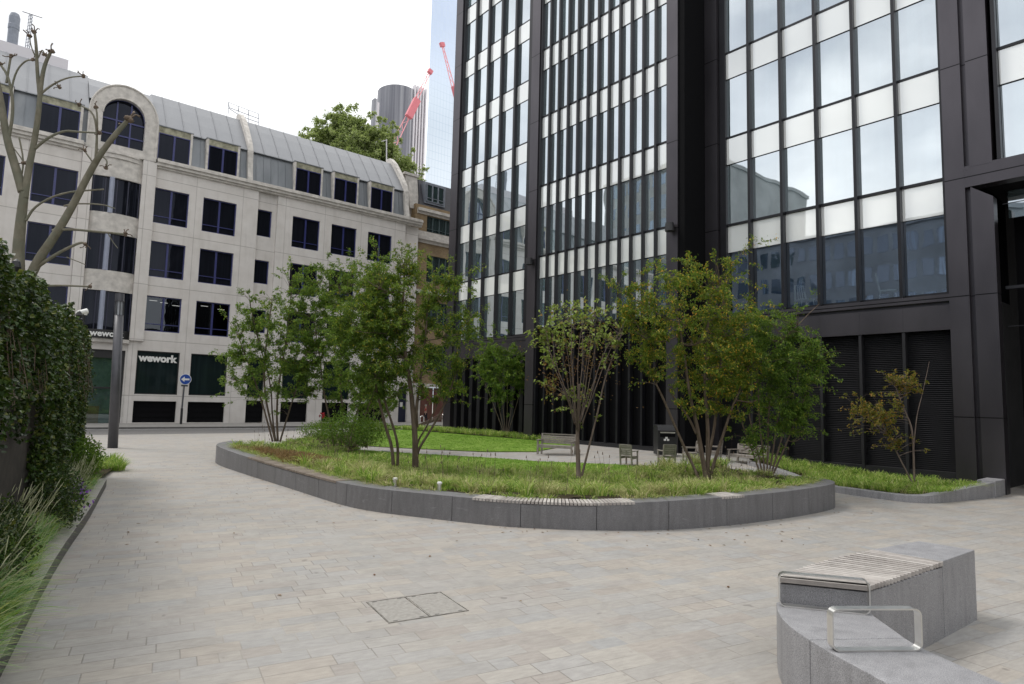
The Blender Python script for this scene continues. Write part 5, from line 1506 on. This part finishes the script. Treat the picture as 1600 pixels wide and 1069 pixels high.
# structure: columns and solid areas
cl_ = MB()
cl_.box(TM-.06, TM+.4, 15.32, 15.88, .0, ZT); cl_.box(TM-.06, TM+.4, 23.97, 24.6, .0, ZT)
cl_.box(TX-.10, TX+.4, 33.3, 34.05, 0, ZT)
cl_.box(TX-.06, TX+.4, 5.80, 6.33, 0, ZT); cl_.box(TX-.06, TX+.4, 14.42, 15.0, 0, ZT)
cl_.box(TX-.06, TX+.35, 5.08, 5.66, 9.9, ZT); cl_.box(TX+.12, TX+.4, 5.66, 5.80, 0, ZT)
cl_.box(TX-.055, TX+.4, -8, 5.80, 9.28, 9.95)
cl_.build('column_cladding', CLAD, tw)
sp2 = MB(); sp2.prism([(TX-.05,5.10),(TX-.05,5.66),(TX+.35,5.66),(TX+.35,5.10)], 0, lambda x, y: 8.85 if y < 5.3 else 9.27); sp2.build('portal_jamb', CLAD, tw)
bd = MB()
bd.box(TX+.45, 60, 15.0, 34.0, 0, ZT); bd.box(TX+3.2, 60, 5.5, 14.95, 0, ZT); bd.box(TX+.45, 60, 5.5, 14.95, 9.75, ZT); bd.box(TX+.45, 60, -10, 5.4, 9.3, ZT)
bd.box(TM+.27, TX+.46, 15.33, 24.58, .3, ZT)
for k in range(13): bd.box(TM+.22, TM+.26, 15.9+k*MW-.1, 15.9+k*MW+.3, .6, 6.05)
bd.box(TX+.46, TX+3.2, 5.5, 14.95, -.1, 5.95)
bd.box(TX+.3, 60, -10, 5.4, ZT-.5, ZT)
bd.build('tower_core', BLACK, tw)
ew = MB(); ew.box(TM+.0, TX+.5, 15.02, 15.31, 0, ZT); ew.build('return_wall', BLACK, tw)
# portal: dark lobby, glass transom
po = MB(); po.box(TX+2.2, TX+2.4, -10, 5.08, 0, 9.3); po.build('portal_back', BLACK, tw)
pg = MB(); pg.face((TX+1.2,5.0,8.4),(TX+1.2,-10,8.4),(TX+1.2,-10,9.27),(TX+1.2,5.0,9.27)); pg.build('portal_transom', TGLASS, tw)
# ground level fascia, rail, louvres
fa = MB()
fa.box(TX-.02, TX+.25, 6.33, 14.42, 4.9, 5.68); fa.box(TX-.05, TX+.28, 6.33, 14.42, 5.80, 6.02); fa.box(TX+.1, TX+.3, 6.33, 14.42, 5.68, 5.80)
fa2 = MB(); fa2.box(TX-.02, TX+.25, 24.6, 33.3, 4.9, 5.75); fa2.box(TX-.05, TX+.28, 24.6, 33.3, 5.74, 6.02); fa2.build('fascia', CLAD, tw)
for y in RM[1:-1]: fa.box(TX-.024, TX-.015, y-.008, y+.008, 4.9, 5.68)
fa.build('fascia', CLAD, tw)
lo_ = MB(); z = .50
while z < 4.85:
    lo_.raw([(TX+.16,6.36,z),(TX+.16,14.4,z),(TX+.24,14.4,z+.052),(TX+.24,6.36,z+.052),(TX+.16,6.36,z-.008),(TX+.16,14.4,z-.008)], [(0,3,2,1),(4,0,1,5)]); z += .062
lo_.build('louvre_panel', LOUV, tw)
lf_ = MB()
for y in RM[1:-1]: lf_.box(TX-.0, TX+.26, y-.045, y+.045, .2, 4.9)
lf_.box(TX+.02,TX+.26,6.33,14.42,.15,.50)
lf_.build('louvre_posts', LOUV, tw)
lbk = MB(); lbk.box(TX+.26, TX+.44, 6.33, 14.42, .0, 4.9); lbk.build('recess_back', BLACK, tw); lbk = MB(); lbk.box(TX+.30, TX+.44, 24.6, 33.3, 0, 5.0); lbk.build('recess_back', BLACK, tw)
gf_ = MB()
for k in range(11): y = 25.0+k*.78; gf_.box(TX+.05, TX+.3, y, y+.30, .3, 4.9)
gf_.build('ground_floor_fins', FIN, tw)
sk = MB(); sk.box(TM-.05, TM+.24, 15.88, 23.97, .0, .62); sk.build('plinth', LOUV, tw)
# dim office behind the lower glazing with two pale chairs
rm = MB(); rm.face((TX+.3,6.3,6.02),(TX+3.15,6.3,6.02),(TX+3.15,14.4,6.02),(TX+.3,14.4,6.02)); rm.build('office_floor', plain('office_carpet', (.10,.11,.13), .9), tw)
rm = MB(); rm.face((TX+3.15,6.3,6.0),(TX+3.15,14.6,6.0),(TX+3.15,14.6,9.8),(TX+3.15,6.3,9.8)); rm.build('office_back_wall', plain('office_wall', (.13,.16,.20), .9, var=.3, sc=.8), tw)
def lounge_chair(y, rz, lab):
    c = thing('lounge_chair', lab, 'chair', (TX+.75, y, 6.03), rz, group='white chairs behind the tower glass')
    q = MB(); q.obox((0,0,.40),(.26,0,0),(0,.26,0),(0,0,.02)); q.build('seat', WHITE, c, local=True)
    q = MB()
    for k in range(5): x = -.2+k*.1; q.tube([(x,.24,.42),(x*.75,.34,1.0)], .014, 5)
    q.tube([(-.24,.24,.42),(-.17,.35,1.02),(.17,.35,1.02),(.24,.24,.42)], .022, 6); q.build('backrest', WHITE, c, local=True)
    for sx in (-1, 1):
        for sy in (-1, 1): q = MB(); q.tube([(sx*.22,sy*.22,.4),(sx*.27,sy*.27,0)], .018, 6); q.build('leg', WHITE, c, local=True)
lounge_chair(8.35, R(20), 'white spindle-back chair behind the glass, nearer the corner column')
lounge_chair(11.25, R(-35), 'white spindle-back chair turned aside behind the glass, nearer the trees')
# round wall lights on columns
for (x, y, z, lab) in ((TM-.06, 15.55, 9.6, 'right'), (TM-.06, 24.2, 9.5, 'left')):
    c = thing('wall_light', 'small black light on the tower column ' + ('beside the dark recess' if lab == 'right' else 'between the two finned bays'), 'light', (x, y, z), group='round lights on the tower columns')
    q = MB(); q.tube([(-.0,0,0),(-.30,0,-.02)], .05, 8); q.build('bracket', BLKMET, c, local=True)
    q = MB(); q.tube([(-.22,0,.18),(-.22,0,-.16)], [.17,.19], 14); q.build('lamp_head', BLKMET, c, local=True)

# ------------------------------------------------------------------ neighbours across the street, seen only as reflections, and one unseen block added for shade
BLOCKG = mk_glass('block_window_glass', (.7,.78,.9), (.06,.09,.13), .14)
def office_block(x0, x1, y0, y1, h, lab, wall):
    o = thing('office_block', lab, 'building', ((x0+x1)/2, (y0+y1)/2, 0))
    MB().box(x0, x1, y0, y1, 0, h).build('wall', wall, o)
    q = MB(); z = 3.2
    while z < h-1.5:
        y = y0+.8
        while y < y1-1.2:
            q.face((x1+.03,y,z),(x1+.03,y+1.05,z),(x1+.03,y+1.05,z+1.9),(x1+.03,y,z+1.9)); y += 1.55
        z += 3.4
    q.build('window_bands', BLOCKG, o)
    q = MB(); q.box(x0-.2, x1+.25, y0-.2, y1+.2, h, h+.5); q.build('roof_cornice', wall, o); o['group'] = 'office blocks across the street'
office_block(-48, -30, -14, 13.5, 21.5, 'blue glazed office block west of the plaza, the lowest one', plain('blue_grey_panels', (.22,.28,.34), .4, var=.2, sc=.3))
office_block(-52, -31, 14, 46.5, 23.0, 'blue-grey office block west of the plaza with many small windows', plain('slate_blue_panels', (.23,.27,.31), .5, var=.2, sc=.3))
office_block(-54, -30, 47, 66, 36, 'tall pale stone office block at the north-west corner of the plaza', plain('pale_panels', (.27,.28,.28), .7, var=.2, sc=.3))
ob = thing('office_block', 'unseen grey office block added behind the bench to darken faces turned towards it', 'building', (5, -30, 0))  # out of view; added only to shade surfaces facing this way
q = MB(); q.box(-28, 45, -50, -26, 0, 14); q.build('wall', plain('added_block_dark_grey', (.10,.10,.105), .7, var=.2, sc=.3), ob)
q = MB()
for z in range(3):
    for k in range(22): q.face((-26+k*3.1,-25.97,3.5+z*3.4),(-26+k*3.1+2,-25.97,3.5+z*3.4),(-26+k*3.1+2,-25.97,5.4+z*3.4),(-26+k*3.1,-25.97,5.4+z*3.4))
q.build('window_bands', WGLASS, ob)
# ------------------------------------------------------------------ street furniture
lp = thing('lamp_post', 'tall round grey column lamp beside the left bed', 'lamp post', (4.68, 31.46, 0))
q = MB(); q.tube([(4.68,31.46,0),(4.52,31.46,5.6)], [.19,.175], 20); q.build('column', LAMPM, lp, smooth=True)
q = MB(); q.tube([(4.52,31.46,5.6),(4.50,31.46,6.18)], [.13,.13], 16); q.build('lamp_head', plain('lamp_diffuser', (.35,.37,.40), .3), lp)
q = MB()
for k in range(8): a = k*math.pi/4; q.tube([(4.52+.165*math.cos(a),31.46+.165*math.sin(a),5.58),(4.50+.165*math.cos(a),31.46+.165*math.sin(a),6.2)], .02, 5)
q.tube([(4.50,31.46,6.18),(4.49,31.46,6.52)], [.175,.17], 20); q.build('lamp_cage', LAMPM, lp)

sg = thing('traffic_sign', 'round blue arrow traffic sign on a slim grey pole before the cream offices', 'traffic sign', (11.85, 51.6, .1))
q = MB(); q.tube([(11.85,51.6,1.2),(11.9,51.6,3.1)], .055, 8); q.build('upper_pole', LAMPM, sg)
q = MB(); q.tube([(11.85,51.6,.1),(11.85,51.6,1.25)], .085, 10); q.build('pole_base', BLKMET, sg)
def disc(y, r, c, n=32): return [(c[0]+r*math.cos(2*math.pi*k/n), y, c[1]+r*math.sin(2*math.pi*k/n)) for k in range(n)]
C0 = (11.92, 3.38)
q = MB(); q.face(*disc(51.50, .40, C0)); q.tube([(C0[0],51.51,C0[1]),(C0[0],51.54,C0[1])], .40, 32); q.build('sign_rim', WHITE, sg)
q = MB(); q.face(*disc(51.494, .365, C0)); q.build('sign_face', SIGNB, sg)
q = MB(); cx_, cz_ = C0; q.face((cx_-.29,51.488,cz_),(cx_-.06,51.488,cz_-.20),(cx_-.06,51.488,cz_-.065),(cx_+.27,51.488,cz_-.065),(cx_+.27,51.488,cz_+.065),(cx_-.06,51.488,cz_+.065),(cx_-.06,51.488,cz_+.20)); q.build('arrow', WHITE, sg)
q = MB(); q.box(11.68,12.12,51.53,51.6,2.85,2.98); q.build('bracket', LAMPM, sg)

cc = thing('security_camera', 'white security camera on a short post above the railings end', 'security camera', (2.55, 23.4, 4.1))
P = at(130, 487, 19.6)
cc.location = (P.x, P.y, P.z-.9)
q = MB(); q.tube([(.03,0,0),(.03,0,.82)], .035, 8); q.build('post', BLKMET, cc, local=True)
q = MB(); dv = Vector((-.8,-.3,-.28)).normalized()
c0 = Vector((.08,0,.92)); q.tube([c0-dv*.02, c0+dv*.26], [.085,.06], 14); q.tube([c0+dv*.26, c0+dv*.30], [.035,.03], 10); q.build('camera_body', WHITE, cc, local=True, smooth=False)
q = MB(); q.lathe((.06,0,.80), [(.05,0),(.06,.06),(.03,.1)], 12); q.build('mount', WHITE, cc, local=True)

# litter bin
bn = thing('litter_bin', 'black square public litter bin with rounded hood beside the tower', 'bin', (20.3, 15.0, gz(20.3,15.0)), R(-38)); bn.scale = (.86,.86,.92)
q = MB(); q.box(-.42,.42,-.40,.40,.04,1.12); q.build('bin_body', BLKMET, bn, local=True, bevel=.03)
q = MB(); q.prism([(-.43,-.30),(-.43,.42),(.43,.42),(.43,-.30)], 1.12, 1.25); q.raw([(-.43,-.44,1.02),(.43,-.44,1.02),(.43,-.30,1.25),(-.43,-.30,1.25),(-.43,-.41,1.0),(.43,-.41,1.0)], [(0,1,2,3),(4,5,1,0)]); q.build('hood', BLKMET, bn, local=True, bevel=.02)
q = MB(); q.box(-.33,.33,-.425,-.402,.93,.98); q.build('handle', STEEL, bn, local=True)
q = MB(); q.box(-.33,.33,-.412,-.401,.78,.90); q.build('hopper_opening', BLACK, bn, local=True)
q = MB(); 
for x_, z_ in ((-.12,.66),(.02,.66),(-.05,.74)): q.box(x_-.05,x_+.05,-.41,-.403,z_-.04,z_+.04)
q.build('sticker', WHITE, bn, local=True)
q = MB(); q.box(.423,.43,-.3,-.22,.55,1.0); q.build('side_label', STEEL, bn, local=True)

# chairs
def armchair(label, loc, rz):
    c = thing('garden_armchair', label, 'chair', loc, rz, group='timber garden armchairs on the path')
    q = MB()
    for k in range(6): y = -.24+k*.095; q.box(-.27,.27,y-.038,y+.038,.395,.42)
    q.build('seat', WOODC, c, local=True)
    q = MB()
    for k in range(5): z = .50+k*.085; q.obox((0,.285+.02*k,z),(.235,0,0),(0,.012,.002),(0,0,.036))
    q.box(-.27,.27,.34,.385,.885,.93); q.build('backrest', WOODC, c, local=True)
    for sx in (-1, 1):
        q = MB(); q.obox((sx*.27,.31,.45),(.03,0,0),(0,.03,0),(0,.05,.46)); q.build('leg', WOODC, c, local=True)
        q = MB(); q.box(sx*.27-.03,sx*.27+.03,-.30,-.24,0,.62); q.build('leg', WOODC, c, local=True)
        q = MB(); q.box(sx*.27-.045,sx*.27+.045,-.33,.30,.62,.655); q.build('armrest', WOODC, c, local=True)
        q = MB(); q.box(sx*.27-.02,sx*.27+.02,-.24,.26,.30,.385); q.build('side_rail', WOODC, c, local=True)
    q = MB(); q.box(-.24,.24,-.29,-.265,.30,.385); q.build('front_rail', WOODC, c, local=True)
    c.scale = (.78,.78,.78)
    return c
def P3_(x, y): return (x, y, gz(x, y)+.005)
armchair('weathered timber armchair seen from behind, left of the pair before the litter bin', P3_(17.4,14.35), R(103))
armchair('weathered timber armchair with its back to the lawn, right of the pair before the bin', P3_(18.35,13.5), R(150))
armchair('timber armchair facing left, half hidden behind the big tree trunks', P3_(19.7,13.45), R(-130))
armchair('timber armchair turned away beyond the tree trunks, right of the bin', P3_(20.9,13.3), R(-160))
def garden_bench(label, loc, rz, Ln=1.7):
    c = thing('garden_bench', label, 'bench', loc, rz, group='timber garden benches on the path')
    h = Ln/2; q = MB()
    for k in range(5): y = -.22+k*.105; q.box(-h,h,y-.042,y+.042,.40,.425)
    q.build('seat', WOODC, c, local=True)
    q = MB()
    for k in range(4): z = .52+k*.09; q.obox((0,.29+.02*k,z),(h-.04,0,0),(0,.012,.002),(0,0,.036))
    q.box(-h,h,.35,.395,.87,.92); q.build('backrest', WOODC, c, local=True)
    for sx in (-1, 1):
        q = MB(); q.obox((sx*(h-.03),.32,.45),(.035,0,0),(0,.03,0),(0,.05,.46)); q.build('leg', WOODC, c, local=True)
        q = MB(); q.box(sx*(h-.03)-.035,sx*(h-.03)+.035,-.28,-.21,0,.62); q.build('leg', WOODC, c, local=True)
        q = MB(); q.box(sx*(h-.03)-.045,sx*(h-.03)+.045,-.31,.31,.62,.655); q.build('armrest', WOODC, c, local=True)
    q = MB(); q.box(-h+.05,h-.05,-.26,-.235,.31,.395); q.build('front_rail', WOODC, c, local=True)
    return c
garden_bench('weathered timber bench at the lawn end of the path behind the broom-shaped tree', P3_(17.75,18.3), R(-62), 1.6).scale = (.9,.9,.88)
garden_bench('timber bench partly hidden behind the dark tree at the tip of the island', P3_(21.5,12.3), R(-100), 1.6).scale = (.85,.85,.75)

# bike hoops
for k, (px, py, d_) in enumerate(((693.5,668,46.5),(659,664,50))):
    p = at(px, py, d_); c = thing('bike_hoop', 'steel bicycle hoop ' + ('nearest the black tower' if k == 0 else 'nearer the brown doors'), 'bike rack', (p.x, p.y, gz(p.x, p.y)), group='steel hoops at the far side of the lawn')
    q = MB(); pts = [(-.17,0,0),(-.17,0,.72)]+[(.17*-math.cos(math.pi*t/6),0,.72+.17*math.sin(math.pi*t/6)) for t in range(1,6)]+[(.17,0,.72),(.17,0,0)]
    q.tube(pts, .035, 8); q.build('hoop', STEEL, c, local=True)

# person walking by the brown doors
def person(loc, rz):
    root = thing('person', 'person in a red top and dark trousers walking past the brown doors', 'person', loc, rz)
    V = {'pel':(0,0,.90,.13),'wst':(0,0,1.05,.12),'chs':(0,0,1.27,.145),'nck':(0,0,1.45,.055),'hd':(0,-.01,1.56,.085),'hd2':(0,-.01,1.66,.08),
         'shL':(.17,0,1.38,.055),'elL':(.22,.04,1.12,.042),'wrL':(.21,-.08,.90,.03),'haL':(.21,-.12,.82,.03),'shR':(-.17,0,1.38,.055),'elR':(-.22,.06,1.12,.042),'wrR':(-.22,.02,.88,.03),'haR':(-.22,0,.80,.03),
         'hpL':(.09,0,.86,.095),'knL':(.10,-.14,.48,.062),'anL':(.10,-.16,.09,.042),'toL':(.10,-.30,.03,.035),'hpR':(-.09,0,.86,.095),'knR':(-.10,.06,.47,.062),'anR':(-.10,.22,.11,.042),'toR':(-.10,.10,.03,.035)}
    E_ = [('pel','wst'),('wst','chs'),('chs','nck'),('nck','hd'),('hd','hd2'),('chs','shL'),('shL','elL'),('elL','wrL'),('wrL','haL'),('chs','shR'),('shR','elR'),('elR','wrR'),('wrR','haR'),('pel','hpL'),('hpL','knL'),('knL','anL'),('anL','toL'),('pel','hpR'),('hpR','knR'),('knR','anR'),('anR','toR')]
    def skin(name, keys, grow_, mat):
        idx = {k: i for i, k in enumerate(keys)}; me = bpy.data.meshes.new(name)
        me.from_pydata([V[k][:3] for k in keys], [(idx[a], idx[b]) for a, b in E_ if a in idx and b in idx], [])
        o = bpy.data.objects.new(name, me); COL.objects.link(o); o.parent = root
        md = o.modifiers.new('skin', 'SKIN'); o.modifiers.new('sub', 'SUBSURF').levels = 1
        o.modifiers['sub'].render_levels = 1
        if not me.skin_vertices:
            bm = bmesh.new(); bm.from_mesh(me); bm.verts.layers.skin.verify(); bm.to_mesh(me); bm.free()
        for i, k in enumerate(keys):
            sv = me.skin_vertices[0].data[i]; r = V[k][3]*grow_; sv.radius = (r, r*.85); sv.use_root = (i == 0)
        me.materials.append(mat); return o
    skin('body', list(V), 1.0, plain('skin', (.42,.25,.18), .5, var=.05))
    skin('red_top', ['wst','chs','shL','elL','shR','elR'], 1.14, plain('red_cloth', (.35,.03,.03), .9))
    skin('trousers', ['pel','hpL','knL','anL','hpR','knR','anR'], 1.16, plain('dark_cloth', (.02,.02,.03), .9))
    q = MB(); q.lathe((0,.01,1.60), [(.088,0),(.10,.06),(.09,.12),(.05,.155),(.01,.16)], 14); q.build('hair', plain('grey_hair', (.35,.32,.28), .8), root, local=True)
person((32.6, 51.2, .1), R(60))
